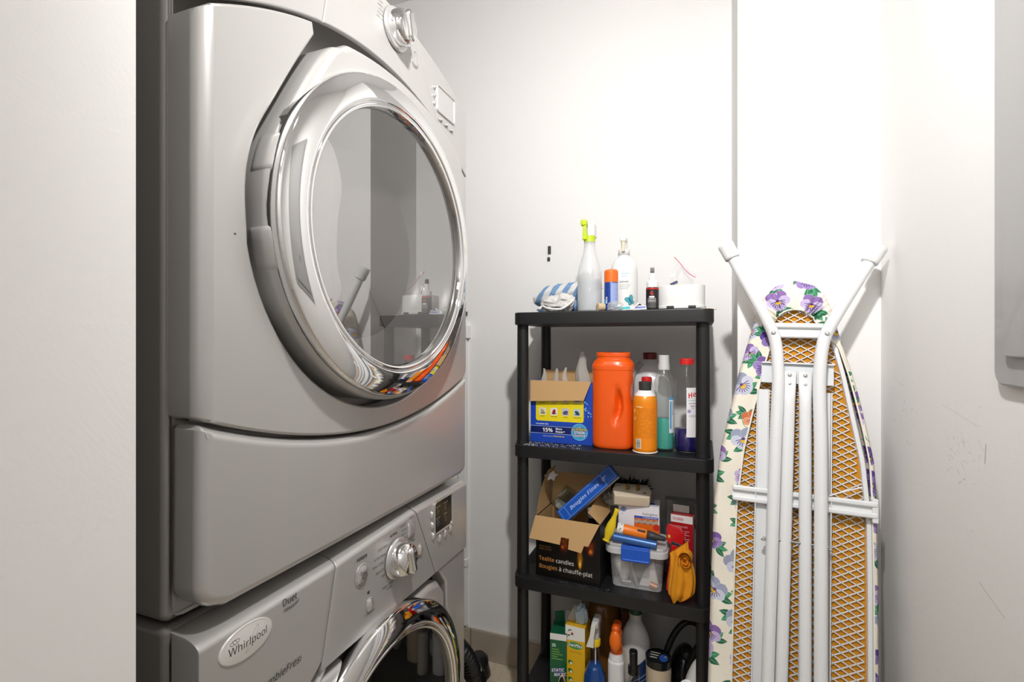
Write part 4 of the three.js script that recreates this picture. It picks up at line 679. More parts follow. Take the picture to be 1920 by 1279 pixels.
  mesh('jug_body', grid(64, 60, (u, v) => { const P = spline([[0.055, 0.001], [0.062, 0.006], [0.064, 0.06], [0.064, 0.15], [0.056, 0.195], [0.04, 0.226], [0.022, 0.243], [0.0185, 0.25], [0.0185, 0.262]], 60); const [r, yy] = P[Math.round(v * 60)], a = u * Math.PI * 2, n = yy < 0.2 ? 3 : 2.2, q = 1 / Math.pow(Math.abs(Math.cos(a)) ** n + Math.abs(Math.sin(a)) ** n, 1 / n); return [r * q * Math.cos(a), yy, r * q * Math.sin(a)]; }), M(lin(0.86, 0.86, 0.87), 0.3, { transmission: 0.35, thickness: 0 }), ga);
  mesh('handle', tube([[-0.024, 0.238, 0.03], [-0.042, 0.215, 0.045], [-0.05, 0.17, 0.058], [-0.05, 0.12, 0.064]], 0.009, 30, 10), M(lin(0.45, 0.44, 0.45), 0.35, { transmission: 0.35, thickness: 0 }), ga);
  mesh('cap', lathe([[0.0205, 0.25], [0.021, 0.268], [0.0195, 0.271], [0, 0.271]], 28), M(lin(0.16, 0.006, 0.01), 0.45), ga);
  const rs = thing('white_bottle', 'small white bottle with red cap hidden behind the orange spray can', 'bottle', at(-0.158, y, 1.512));
  mesh('bottle', lathe([[0, 0.001], [0.028, 0.001], [0.030, 0.005], [0.030, 0.125], [0.028, 0.155], [0.016, 0.172], [0.014, 0.18]], 36), M(lin(0.7, 0.7, 0.68), 0.4), rs);
  mesh('cap', lathe([[0.0145, 0.176], [0.0148, 0.198], [0.013, 0.201], [0, 0.201]], 24), M(lin(0.62, 0.015, 0.015), 0.4), rs);
  arcLabel('label_print', 0.0303, 0.06, 2.4, 300, (g, w, h) => { g.fillStyle = '#ece9e2'; g.fillRect(0, 0, w, h); g.fillStyle = '#6fb344'; g.fillRect(0, 20, w, 60); g.fillStyle = '#d33'; g.fillRect(0, 110, w, 30); }, rs, [0, 0.11, 0]);

  // orange spray can
  const cn = thing('spray_can', 'orange aerosol can with black cap and small barcode in front row', 'spray can', at(-0.1525, y, 1.418));
  const om = M(lin(0.86, 0.28, 0.012), 0.28, { metalness: 0.1 });
  mesh('can_body', lathe([[0, 0.003], [0.0325, 0.003], [0.0325, 0.136], [0.032, 0.145], [0.029, 0.155], [0.024, 0.162]], 44), om, cn);
  mesh('base_rim', mv(new THREE.TorusGeometry(0.0318, 0.0022, 8, 44).rotateX(rx90), 0, 0.0024, 0), whitePlastic, cn);
  mesh('shoulder', lathe([[0.0285, 0.1555], [0.025, 0.162], [0.0185, 0.1695], [0.0165, 0.171]], 40), whitePlastic, cn);
  mesh('cap', lathe([[0.0165, 0.168], [0.0172, 0.192], [0.0162, 0.194], [0.0001, 0.194]], 32), darkPlastic, cn);
  arcLabel('label_print', 0.0328, 0.128, 3.0, 640, (g, w, h) => { g.fillStyle = '#f08a12'; g.fillRect(0, 0, w, h); g.fillStyle = 'rgba(120,40,0,0.75)'; for (let j = 0; j < 34; j++) { let x = 150; while (x < 520) { const l = rr(8, 40); if (rnd() < 0.85) g.fillRect(x, 90 + j * 16, l, 4); x += l + 8; } } g.fillStyle = '#f9e9cf'; g.fillRect(120, 120, 20, 60); g.fillRect(130, 260, 22, 50); g.font = 'bold 30px sans-serif'; g.fillRect(170, 66, 120, 12); g.fillStyle = '#f5f2ec'; g.fillRect(170, 640, 100, 170); g.fillStyle = '#222'; for (let j = 0; j < 22; j++) g.fillRect(180, 652 + j * 7, 80, rr(2, 5)); }, cn, [0, 0.074, 0], 0.0);

  // clear bottle, teal liquid
  const bottleWall = M(lin(0.97, 0.97, 0.97), 0.06, { transmission: 1, thickness: 0, ior: 1.4 });
  const tl = thing('mouthwash_bottle', 'clear bottle with white measuring cap, a third full of teal liquid', 'bottle', at(-0.106, y, 1.470));
  tl.scale.set(0.95, 1, 0.95);
  const tp = [[0, 0.001], [0.026, 0.001], [0.0285, 0.006], [0.0285, 0.15], [0.028, 0.185], [0.024, 0.208], [0.017, 0.222], [0.0145, 0.228], [0.0145, 0.236]];
  mesh('bottle', lathe(tp, 40), M(lin(0.93, 0.95, 0.94), 0.12, { transmission: 0.95, thickness: 0, ior: 1.4 }), tl);
  mesh('liquid', lathe([[0, 0.003], [0.0255, 0.003], [0.0276, 0.008], [0.0276, 0.088], [0, 0.088]], 40), M(lin(0.012, 0.34, 0.27), 0.1), tl);
  mesh('cap', lathe([[0.0165, 0.226], [0.0165, 0.24], [0.0155, 0.242], [0.015, 0.265], [0.0145, 0.267], [0, 0.267]], 30), M(lin(0.85, 0.85, 0.85), 0.35, { transmission: 0.3, thickness: 0 }), tl);
  arcLabel('label_edge', 0.0288, 0.1, 0.7, 160, (g, w, h) => { g.fillStyle = '#e8eef2'; g.fillRect(0, 0, w, h); g.fillStyle = '#5aa2d0'; g.fillRect(0, 0, w, 60); g.fillRect(20, 90, 50, h - 180); g.fillStyle = '#2b6aa8'; for (let j = 0; j < 12; j++) g.fillRect(90, 100 + j * 26, 50, 8); }, tl, [0, 0.10, 0], 0.95);

  // clear bottle, purple liquid, red cap
  const pu = thing('cleaner_bottle', 'clear bottle with red cap, white label and dark purple liquid', 'bottle', at(-0.0445, y, 1.468));
  pu.scale.set(0.944, 1, 0.944);
  const pp = [[0, 0.001], [0.030, 0.001], [0.0345, 0.005], [0.036, 0.02], [0.036, 0.14], [0.0355, 0.165], [0.032, 0.195], [0.025, 0.218], [0.0175, 0.234], [0.0165, 0.246]];
  mesh('bottle', lathe(pp, 44), bottleWall, pu);
  mesh('liquid', lathe([[0, 0.003], [0.03, 0.003], [0.0335, 0.007], [0.035, 0.02], [0.035, 0.062], [0, 0.062]], 40), M(lin(0.014, 0.009, 0.09), 0.12), pu);
  mesh('cap', lathe([[0.0192, 0.242], [0.0195, 0.256], [0.0185, 0.258], [0, 0.258]], 30), M(lin(0.72, 0.02, 0.02), 0.4), pu);
  mesh('neck_ring', mv(new THREE.TorusGeometry(0.0182, 0.0016, 8, 32).rotateX(rx90), 0, 0.238, 0), bottleWall, pu);
  for (const yy of [0.105, 0.118, 0.131]) mesh('rib', mv(new THREE.TorusGeometry(0.0362, 0.0006, 6, 48).rotateX(rx90), 0, yy, 0), bottleWall, pu);
  arcLabel('label_print', 0.0365, 0.135, 1.7, 600, (g, w, h) => { g.fillStyle = '#f3f1f3'; g.fillRect(0, 0, w, h); g.save(); g.translate(40, 290); g.rotate(-0.28); g.fillStyle = '#d81f2a'; g.font = 'italic bold 190px sans-serif'; g.fillText('Hertel', 0, 0); g.restore(); g.fillStyle = '#58b0c0'; g.fillRect(30, 330, 240, 10); g.fillStyle = '#333'; g.font = 'bold 40px sans-serif'; g.fillText('NETTOYANT', 60, 430); g.fillStyle = '#6d55a8'; g.font = 'bold 60px sans-serif'; g.fillText('MULTI', 110, 510); g.fillStyle = '#555'; g.font = '32px sans-serif'; g.fillText('USAGES', 120, 560); g.strokeStyle = '#8a70c0'; g.lineWidth = 14; for (let i = 0; i < 8; i++) { g.beginPath(); g.moveTo(70, 620); g.lineTo(70 + 60 * Math.cos(i * 0.8), 620 + 60 * Math.sin(i * 0.8)); g.stroke(); } g.fillStyle = '#9a98a8'; for (let i = 0; i < 3; i++) g.fillRect(60, 720 + i * 22, 300, 8); }, pu, [0, 0.112, 0], 0.85);
}
// ---------- third shelf ----------
{
  const y = SH[1];
  // candle carton, open, flaps spread
  const bx = thing('candle_box', 'open black candle carton printed with glowing flames, brown flaps spread', 'box', at(-0.366, y, 1.468), -0.06);
  const W = 0.194, H = 0.175, DD = 0.135;
  const fr = canvasTex(1024, 924, (g, w, h) => {
    g.fillStyle = '#0d0a09'; g.fillRect(0, 0, w, h);
    const glow = (x, yy, rx, ry, c) => { g.save(); g.translate(x, yy); g.scale(rx, ry); const q = g.createRadialGradient(0, 0, 0, 0, 0, 1); q.addColorStop(0, c[0]); q.addColorStop(0.35, c[1]); q.addColorStop(1, 'rgba(20,6,2,0)'); g.fillStyle = q; g.fillRect(-1, -1, 2, 2); g.restore(); };
    glow(460, 330, 130, 240, ['#ee7a20', '#9a3a0c']); glow(500, 260, 50, 170, ['#ffb040', '#c8560f']); glow(850, 330, 150, 200, ['#d8641a', '#7a2a0a']); glow(880, 420, 70, 90, ['#ff9a2e', '#a8480e']); glow(715, 540, 70, 240, ['#fff0a0', '#f0900f']); glow(715, 620, 40, 150, ['#fff6c0', '#ffb020']); glow(440, 420, 60, 80, ['#e08030', '#7a2a0a']);
    g.fillStyle = '#d9a050'; g.font = '30px sans-serif'; g.fillText('Burns 4 hours', 60, 470); g.fillText('Brûle 4 heures', 60, 510);
    g.font = '86px sans-serif'; g.fillStyle = '#d8954a'; g.fillText('Tealite', 50, 680); let x = 50 + g.measureText('Tealite ').width; g.fillStyle = '#e9e3dd'; g.fillText('candles', x, 680);
    g.fillStyle = '#d8954a'; g.fillText('Bougies', 50, 800); x = 50 + g.measureText('Bougies ').width; g.fillStyle = '#e9e3dd'; g.fillText('à chauffe-plat', x, 800);
  });
  const bl = M(lin(0.008, 0.007, 0.007), 0.3);
  openBox(bx, W, H, DD, { front: bl, side: bl, back: cardboard });
  mesh('front_print', new THREE.PlaneGeometry(W, H), M(0xffffff, 0.28, { map: fr }), bx, [0, H / 2, DD / 2 + 0.0006]);
  for (const sd of [-1, 1]) mesh('inner_lining', mv(box(0.001, H - 0.004, DD - 0.008), sd * (W / 2 - 0.004), H / 2, 0), cardboard, bx);
  // front flap, folded out and down, with its notch
  mesh('flap', extrude([[-W / 2, 0], [W / 2, 0], [W / 2 - 0.028, -0.062], [W / 2 - 0.04, -0.062], [W / 2 - 0.046, -0.082], [0.012, -0.078], [0.012, -0.05], [-0.012, -0.049], [-0.014, -0.07], [-W / 2 - 0.012, -0.066]], 0.0024).rotateX(-0.32).translate(0, H + 0.002, DD / 2 + 0.002), cardboard, bx);
  // side flaps: one turned up on the post side, one standing on the right
  mesh('flap', grid(10, 8, (u, v) => [-W / 2 - 0.012 * v + 0.03 * v * v, H + 0.125 * v, -DD / 2 + 0.004 + (DD - 0.008) * (u * (1 - 0.4 * v) + 0.0)]), cardboard, bx);
  const tab = mesh('torn_tab', extrude([[-0.02, -0.012], [0.0, -0.006], [0.008, -0.014], [0.014, 0.0], [0.024, 0.006], [0.012, 0.01], [0.008, 0.02], [-0.004, 0.012], [-0.022, 0.008]], 0.001).rotateY(0.7).translate(-W / 2 + 0.016, H + 0.095, -0.02), M(lin(0.78, 0.77, 0.76), 0.7), bx);
  mesh('flap', mv(box(W - 0.006, 0.1, 0.002), 0, 0.05, 0).rotateX(-0.15).translate(0, H, -DD / 2 + 0.001), cardboard, bx);
  mesh('flap', grid(10, 8, (u, v) => [W / 2 - 0.001 - 0.035 * v, H + 0.03 * v + 0.02 * u * v, DD / 2 - 0.004 - (DD - 0.008) * u]), cardboard, bx);
  // inside the carton
  const jar = thing('glass_jar', 'square clear glass jar with wax lying tilted in the candle box', 'jar', at(-0.418, y + 0.172, 1.495));
  jar.rotation.set(0.1, 0.35, -0.65); jar.scale.setScalar(0.82);
  mesh('jar_glass', extrude(roundRect(0.062, 0.062, 0.009, 5), 0.084, 0.002, 2, [roundRect(0.055, 0.055, 0.007, 5).reverse()]).rotateX(-rx90).translate(0, 0, 0), M(lin(0.85, 0.88, 0.88), 0.02, { transmission: 1, thickness: 0, ior: 1.5 }), jar);
  mesh('wax', mv(rbox(0.056, 0.022, 0.056, 0.006), 0, 0.014, 0), M(lin(0.42, 0.42, 0.38), 0.5), jar);
  const bt = thing('dark_bottle', 'dark bottle with grey stopper standing inside candle box', 'bottle', at(-0.310, y + 0.004, 1.455));
  mesh('bottle', lathe([[0, 0], [0.026, 0], [0.028, 0.004], [0.028, 0.12], [0.018, 0.145], [0.012, 0.152], [0.011, 0.17]], 28), blackGloss, bt);
  mesh('stopper', lathe([[0.0095, 0.165], [0.0095, 0.178], [0.0125, 0.18], [0.0125, 0.196], [0.011, 0.199], [0, 0.2]], 24), M(lin(0.30, 0.30, 0.31), 0.3), bt);
  // long blue taper-candle box, leaning
  const bc = thing('taper_candle_box', 'long narrow blue box lettered in white, leaning out of candle carton', 'box', at(-0.395, y + 0.168, 1.438));
  bc.rotation.set(-0.25, -0.12, -0.80);
  const bf = canvasTex(256, 1024, (g, w, h) => { g.fillStyle = '#1c56b8'; g.fillRect(0, 0, w, h); g.strokeStyle = '#9cc2ee'; g.lineWidth = 4; g.strokeRect(24, 30, w - 48, h - 60); g.beginPath(); g.moveTo(24, 200); g.lineTo(w - 24, 200); g.moveTo(24, h - 130); g.lineTo(w - 24, h - 130); g.stroke(); g.save(); g.translate(150, 800); g.rotate(-Math.PI / 2); g.fillStyle = '#cfe2fa'; g.font = 'italic 84px serif'; g.fillText('Bougies Fines 10"', -40, 0); g.restore(); g.fillStyle = '#123f94'; g.fillRect(30, 210, w - 60, 60); });
  mesh('box_body', mv(rbox(0.042, 0.215, 0.024, 0.0015, 1), 0, 0.1075, 0), M(lin(0.02, 0.075, 0.33), 0.3), bc);
  mesh('front_print', new THREE.PlaneGeometry(0.041, 0.214), M(0xffffff, 0.28, { map: bf }), bc, [0, 0.1075, 0.0126]);
  mesh('white_edge', new THREE.PlaneGeometry(0.022, 0.21), M(lin(0.66, 0.66, 0.68), 0.5), bc, [0.0214, 0.1075, 0], [0, rx90, 0]);

  // storage bin with contents
  const bn = thing('storage_bin', 'clear plastic storage bin with blue clasp, full of small hardware', 'storage bin', at(-0.178, y, 1.468), 0.02);
  const wallAt = (k, f) => { const w = 0.136 + 0.014 * k, d = 0.092 + 0.014 * k; return roundRect(w - f, d - f, 0.016, 6); };
  const ring = (f, n) => { const A = wallAt(0, f), m = A.length; return grid(m, n, (u, v) => { const p = wallAt(v, f)[Math.round(u * m) % m]; return [p[0], 0.002 + 0.108 * v, p[1]]; }); };
  mesh('bin_wall', ring(0, 8), M(lin(0.93, 0.93, 0.94), 0.22, { transmission: 0.8, thickness: 0, ior: 1.4 }), bn);
  mesh('bin_floor', extrude(wallAt(0, 0.002), 0.002).rotateX(-rx90).translate(0, 0.0005, 0), frosted, bn);
  const lid = mesh('lid', extrude(roundRect(0.166, 0.122, 0.024, 8), 0.010, 0.004, 3).rotateX(-rx90).translate(0, 0.112, 0), M(lin(0.86, 0.86, 0.87), 0.25, { transmission: 0.5, thickness: 0 }), bn);
  mesh('lid_rim', extrude(roundRect(0.172, 0.128, 0.026, 8), 0.014, 0.002, 2, [roundRect(0.162, 0.118, 0.022, 8).reverse()]).rotateX(-rx90).translate(0, 0.1, 0), M(lin(0.80, 0.80, 0.81), 0.25, { transmission: 0.3, thickness: 0 }), lid);
  const cl = mesh('clasp', merge([mv(rbox(0.078, 0.034, 0.006, 0.002), 0, 0.104, 0.068), mv(rbox(0.078, 0.006, 0.02, 0.002), 0, 0.123, 0.06), mv(rbox(0.076, 0.007, 0.009, 0.003), 0, 0.0885, 0.069)]), M(lin(0.012, 0.10, 0.55), 0.35), bn);
  const bits = [];
  const part = (lat, D, h, geo, m, nm, label, rot) => { const q = thing(nm, label, 'hardware', at(lat, y + 0.004 + h, D), 0, 'small hardware inside the storage bin'); q.add(shade(new THREE.Mesh(geo, m))); q.children[0].name = 'body'; if (rot) q.rotation.set(...rot); };
  const metal = M(lin(0.5, 0.5, 0.5), 0.3, { metalness: 0.8 }), copper = M(lin(0.6, 0.3, 0.16), 0.4, { metalness: 0.6 }), whiteB = M(lin(0.75, 0.73, 0.70), 0.45);
  part(-0.175, 1.432, 0, mv(new THREE.CylinderGeometry(0.004, 0.005, 0.098, 12), 0, 0.049, 0), metal, 'metal_rod', 'slanting metal rod inside the clear storage bin', [0, 0, 0.28]);
  part(-0.215, 1.45, 0, lathe([[0, 0.001], [0.012, 0.002], [0.013, 0.02], [0.026, 0.05], [0.024, 0.07], [0.0, 0.085]], 24), whiteB, 'light_globe', 'pale bulb-shaped fitting inside the clear storage bin');
  part(-0.142, 1.45, 0, extrude([[-0.03, 0], [0.026, 0.0], [0.012, 0.07], [-0.012, 0.05]], 0.01, 0.002, 1), whiteB, 'plastic_bracket', 'pale plastic bracket inside the clear storage bin');
  part(-0.132, 1.432, 0.009, mv(new THREE.CylinderGeometry(0.009, 0.009, 0.02, 16).rotateZ(1.3), 0, 0, 0), copper, 'copper_fitting', 'short copper fitting inside the clear storage bin');
  part(-0.205, 1.435, 0.006, rbox(0.03, 0.012, 0.012, 0.003), metal, 'metal_bracket', 'small metal block inside the clear storage bin');
  part(-0.18, 1.49, 0, rbox(0.09, 0.075, 0.03, 0.008).translate(0, 0.0376, 0), M(lin(0.5, 0.47, 0.43), 0.8), 'paper_packet', 'folded paper packet inside the clear storage bin');

  const LT = y + 0.126;      // top of the lid
  const ge = thing('bulb_box', 'white and orange halogen bulb box standing on the storage bin lid', 'box', at(-0.177, LT + 0.0005, 1.505), 0.03);
  const gf = canvasTex(1024, 900, (g, w, h) => { g.fillStyle = '#eceaf2'; g.fillRect(0, 0, w, h); g.fillStyle = '#2f4fae'; g.beginPath(); g.arc(130, 130, 70, 0, 7); g.fill(); g.strokeStyle = '#e8ecfa'; g.lineWidth = 7; g.beginPath(); g.arc(130, 130, 54, 0, 7); g.stroke(); g.fillStyle = '#eef1fb'; g.font = 'italic bold 64px serif'; g.textAlign = 'center'; g.fillText('GE', 130, 152); g.textAlign = 'right'; g.fillStyle = '#40404e'; g.font = '92px sans-serif'; g.fillText('halogène', 985, 240); g.fillStyle = '#3353b8'; g.fillRect(400, 275, 600, 66); g.fillStyle = '#f2f4ff'; g.font = 'bold 46px sans-serif'; g.fillText('1× durée de vie*', 975, 324); g.fillStyle = '#e0772c'; g.fillRect(400, 341, 600, 34); g.fillStyle = '#8a6a58'; g.fillRect(400, 375, 600, 120); g.fillStyle = '#e8d8c8'; for (let i = 0; i < 26; i++) g.fillRect(410 + i * 23, 385 + 14 * Math.sin(i), 10, 90); g.fillStyle = '#e86f22'; g.fillRect(400, 495, 624, 405); g.fillStyle = '#d33226'; g.beginPath(); g.arc(960, 560, 90, 0, 7); g.fill(); g.fillStyle = '#6b6b7a'; g.font = '30px sans-serif'; g.textAlign = 'left'; g.fillText('72W', 60, 270); });
  mesh('box_body', mv(rbox(0.115, 0.093, 0.075, 0.0015, 1), 0, 0.0466, 0), M(lin(0.74, 0.73, 0.78), 0.4), ge);
  mesh('front_print', new THREE.PlaneGeometry(0.1145, 0.092), M(0xffffff, 0.3, { map: gf }), ge, [0, 0.0466, 0.0379]);
  print('top_print', 0.1, 0.06, 400, (g, w, h) => { g.fillStyle = '#3a5ab8'; g.beginPath(); g.ellipse(w * 0.86, h * 0.62, 34, 40, 0, 0, 7); g.fill(); g.fillStyle = '#50505e'; g.font = '36px sans-serif'; g.fillText('halogen', w * 0.6, h * 0.2); }, ge, [0, 0.0934, 0], [-rx90, 0, 0]);

  const ad = thing('plug_adapter', 'cream three-outlet plug adapter with brass prongs lying on bulb box', 'adapter', at(-0.199, LT + 0.1015, 1.487));
  ad.rotation.set(0.30, 0.22, -0.10);
  mesh('adapter_body', extrude([[-0.052, -0.034], [0.046, -0.034], [0.056, 0.0], [0.050, 0.032], [-0.046, 0.034], [-0.056, 0.004]], 0.024, 0.004, 2).rotateX(-rx90).translate(0, 0.0065, 0), M(lin(0.70, 0.60, 0.46), 0.5), ad);
  const brass = M(lin(0.45, 0.28, 0.09), 0.35, { metalness: 0.9 });
  for (const [x, z] of [[-0.014, 0.004], [0.016, 0.004]]) for (const k of [0, 1]) mesh('prong', rbox(0.0018, 0.019, 0.0075, 0.0005, 1), brass, ad, [x + k * 0.006 - 0.003, 0.044, z - 0.006 * k], [0, 0.5, 0]);
  mesh('socket_slot', rbox(0.01, 0.001, 0.004, 0.0004, 1), darkPlastic, ad, [0.034, 0.0345, 0.012]);
  // dark feather duster behind
  const fd = thing('feather_duster', 'dark grey feathery duster tuft behind the plug adapter', 'duster', at(-0.236, LT + 0.001, 1.602));
  const fz = []; for (let i = 0; i < 700; i++) { const a = rr(0, 6.28), e = rr(-0.15, 1.2), l = rr(0.02, 0.042), d = new THREE.Vector3(Math.cos(a) * Math.cos(e) * 1.25, Math.sin(e) * 0.75, Math.sin(a) * Math.cos(e) * 0.55).normalize(); const g = new THREE.ConeGeometry(rr(0.002, 0.005), l, 4); g.scale(1, 1, 0.3); g.translate(0, l / 2 + 0.006, 0); g.applyQuaternion(new THREE.Quaternion().setFromUnitVectors(new THREE.Vector3(0, 1, 0), d)); g.translate(rr(-0.055, 0.055), 0.10 + rr(-0.012, 0.008), rr(-0.01, 0.01)); fz.push(g); }
  mesh('tuft', merge(fz), M(lin(0.035, 0.036, 0.04), 0.9), fd);
  mesh('handle', new THREE.CylinderGeometry(0.008, 0.009, 0.1, 14), darkPlastic, fd, [0, 0.0505, 0]);
  const gp = thing('grey_packet', 'crumpled grey-white plastic packet behind candle carton and adapter', 'packet', at(-0.262, y + 0.195, 1.525));
  mesh('packet', deform(new THREE.IcosahedronGeometry(1, 4), v => { const q = 1 + 0.45 * noise.noise(v.x * 2.5, v.y * 2.5 + 5, v.z * 2.5); v.set(v.x * q * 0.03, v.y * q * 0.022 + 0.02, v.z * q * 0.014); }), M(lin(0.42, 0.45, 0.45), 0.25, { transmission: 0.3, thickness: 0 }), gp);

  // yellow pump-like squeezer
  const yl = thing('yellow_balloon', 'limp yellow balloon hanging beside the candle carton', 'balloon', at(-0.259, y + 0.128, 1.408));
  yl.rotation.z = -0.32;
  mesh('balloon_skin', lathe([[0.0005, 0], [0.006, 0.001], [0.0085, 0.004], [0.0075, 0.008], [0.009, 0.014], [0.0135, 0.03], [0.0125, 0.05], [0.008, 0.066], [0.0055, 0.08], [0.006, 0.092], [0.0065, 0.1], [0, 0.1]], 24).scale(1, 1, 0.6), M(lin(0.80, 0.58, 0.02), 0.35), yl);
  mesh('rolled_lip', new THREE.TorusGeometry(0.0085, 0.0028, 8, 24).rotateX(1.2), M(lin(0.80, 0.58, 0.02), 0.35), yl, [0.0, 0.003, 0.003]);
  // blue roll on the lid, orange marker on it
  const br = thing('blue_roll', 'metallic blue tube lying on the front of storage bin lid', 'tube', at(-0.180, LT + 0.0125, 1.412));
  br.rotation.z = -0.07;
  mesh('roll_body', lathe([[0, -0.06], [0.0115, -0.06], [0.012, -0.058], [0.012, 0.058], [0.0115, 0.06], [0, 0.06]], 28).rotateZ(rx90), M(lin(0.045, 0.13, 0.36), 0.3, { metalness: 0.35 }), br);
  const mk = thing('orange_marker', 'orange marker with black tip, corded in black and white twine', 'marker', at(-0.176, LT + 0.0325, 1.424));
  mk.rotation.z = -0.13; mk.rotation.y = 0.06;
  mesh('barrel', lathe([[0, -0.034], [0.0145, -0.034], [0.015, -0.032], [0.0145, 0.03], [0.0, 0.032]], 24).rotateZ(-rx90).translate(-0.004, 0, 0), M(lin(0.85, 0.20, 0.01), 0.4), mk);
  mesh('tip', lathe([[0, 0.028], [0.013, 0.028], [0.0115, 0.046], [0.0075, 0.062], [0.0065, 0.074], [0.003, 0.08], [0, 0.08]], 20).rotateZ(-rx90), darkPlastic, mk);
  for (const [x, yy] of [[0.012, 0.011], [0.01, -0.009]]) mesh('grip_inlay', rbox(0.022, 0.006, 0.004, 0.002), darkPlastic, mk, [x, yy, 0.0105]);
  const cordT = canvasTex(128, 64, (g, w, h) => { g.fillStyle = '#e9e7e3'; g.fillRect(0, 0, w, h); g.fillStyle = '#181818'; for (let i = 0; i < 40; i++) g.fillRect(rnd() * w, rnd() * h, rr(4, 14), rr(2, 6)); });
  const helix = []; for (let i = 0; i <= 60; i++) { const a = i / 60 * Math.PI * 2 * 5; helix.push([-0.052 + i / 60 * 0.017, 0.0125 * Math.cos(a), 0.0125 * Math.sin(a)]); }
  mesh('twine', tube(helix, 0.0028, 200, 8), M(0xffffff, 0.9, { map: rep(cordT, 12, 1) }), mk);

  // right side: clear packet, red lamp box, red carton, yellow cloth
  const ps = thing('clear_package', 'empty grey-clear plastic package behind the red lamp box', 'package', at(-0.063, y, 1.575));
  mesh('package_shell', extrude(roundRect(0.092, 0.036, 0.006, 4), 0.215, 0.002, 1, [roundRect(0.088, 0.032, 0.005, 4).reverse()]).rotateX(-rx90).translate(0, 0.003, 0), M(lin(0.55, 0.56, 0.55), 0.12, { transmission: 0.75, thickness: 0 }), ps);
  const sy = thing('lamp_box', 'red and white lamp carton with white end flap behind the cloth', 'box', at(-0.0575, y, 1.508), -0.12);
  const sf = canvasTex(512, 1024, (g, w, h) => { g.fillStyle = '#b01822'; g.fillRect(0, 0, w, h); g.fillStyle = '#ece8e6'; g.fillRect(0, 0, w, 110); g.fillStyle = '#c8453a'; g.font = 'bold 54px sans-serif'; g.fillText('SYLVANIA', 40, 78); g.fillStyle = '#e9c9c6'; g.font = '34px sans-serif'; g.fillText('▲ HALOGEN HALOGÈNE', 40, 180); for (let i = 0; i < 9; i++) g.fillRect(50, 225 + i * 28, rr(240, 400), 8); });
  mesh('box_body', mv(rbox(0.06, 0.198, 0.03, 0.0015, 1), 0, 0.0995, 0), M(lin(0.42, 0.012, 0.02), 0.35), sy);
  mesh('front_print', new THREE.PlaneGeometry(0.0595, 0.197), M(0xffffff, 0.3, { map: sf }), sy, [0, 0.0995, 0.0153]);
  mesh('end_flap', rbox(0.045, 0.022, 0.0015, 0.0005, 1), M(lin(0.66, 0.64, 0.6), 0.6), sy, [-0.006, 0.208, -0.012]);
  const rd = thing('red_carton', 'tall glossy red carton leaning between bin and yellow cloth', 'box', at(-0.086, y + 0.002, 1.452));
  rd.rotation.z = -0.12; rd.rotation.y = 0.1;
  mesh('box_body', mv(rbox(0.036, 0.128, 0.03, 0.0015, 1), 0.004, 0.065, 0), M(lin(0.60, 0.008, 0.012), 0.3), rd);
  print('front_print', 0.034, 0.12, 128, (g, w, h) => { g.fillStyle = 'rgba(120,8,10,0.9)'; for (let i = 0; i < 8; i++) g.fillRect(40, 150 + i * 12, 70, 4); }, rd, [0.004, 0.065, 0.0156]);
  const rt = thing('red_tape_tool', 'shiny red handheld tool with black trigger above the red carton', 'tool', at(-0.076, y + 0.134, 1.452));
  mesh('tool_body', extrude([[-0.022, 0.012], [-0.018, 0.0], [0.022, -0.006], [0.026, 0.03], [0.012, 0.044], [-0.02, 0.048]], 0.018, 0.003, 2).translate(0, 0, -0.009), M(lin(0.62, 0.01, 0.015), 0.2), rt);
  mesh('trigger', rbox(0.03, 0.01, 0.012, 0.003), darkPlastic, rt, [0.006, 0.0, 0.008], [0, 0, -0.35]);
  mesh('yellow_mark', rbox(0.006, 0.008, 0.001, 0.0003, 1), M(lin(0.8, 0.6, 0.05), 0.4), rt, [-0.014, 0.02, 0.0125]);
  const yc = thing('yellow_cloth', 'folded orange-yellow cleaning cloth hanging over the shelf edge', 'cloth', at(-0.06, y, 1.402));
  const ym = M(lin(0.80, 0.31, 0.006), 0.9, { bumpMap: rep(fineBump, 6, 6), bumpScale: 0.0005 });
  mesh('cloth_fold', grid(96, 44, (u, v) => {
    const a = u * Math.PI * 2, e = Math.min(1, Math.sin(Math.min(1, v * 5 + 0.08) * rx90)), pinch = 1 - 0.75 * v ** 3;
    const rip = 1 + 0.30 * Math.cos(7 * a + 1.2 * Math.sin(v * 3.2)) + 0.10 * noise.noise(Math.cos(a) * 3, v * 6, Math.sin(a) * 3);
    const x = (0.029 + 0.006 * Math.sin(v * 5)) * e * Math.cos(a) * (1 + 0.12 * (rip - 1)) + 0.004 * Math.sin(v * 4), z = 0.017 * rip * e * pinch * Math.sin(a) + 0.012;
    return [x, 0.003 + v * (0.118 + 0.055 * (x / 0.034 * 0.5 + 0.5)), z];
  }), ym, yc);
  mesh('cloth_fold', grid(40, 30, (u, v) => { const a = u * Math.PI * 2, e = Math.sin(Math.min(1, v * 4 + 0.1) * rx90) * (1 - 0.5 * v * v), x = -0.014 + 0.012 * e * Math.cos(a) + 0.010 * v; return [x, 0.003 + 0.125 * v, 0.027 + 0.008 * e * Math.sin(a) * (1 + 0.3 * Math.cos(3 * a))]; }), ym, yc);
  const spi = []; for (let i = 0; i <= 70; i++) { const a = i / 70 * Math.PI * 2 * 2.6, r = 0.004 + 0.021 * i / 70; spi.push([r * Math.cos(a) * 0.75, r * Math.sin(a)]); }
  mesh('rolled_edge', grid(70, 6, (u, v) => { const p = spi[Math.round(u * 70)]; return [0.014 + p[0] + 0.004 * v, 0.122 + p[1], 0.034 - 0.03 * v + 0.002 * Math.sin(u * 9)]; }), ym, yc);
}

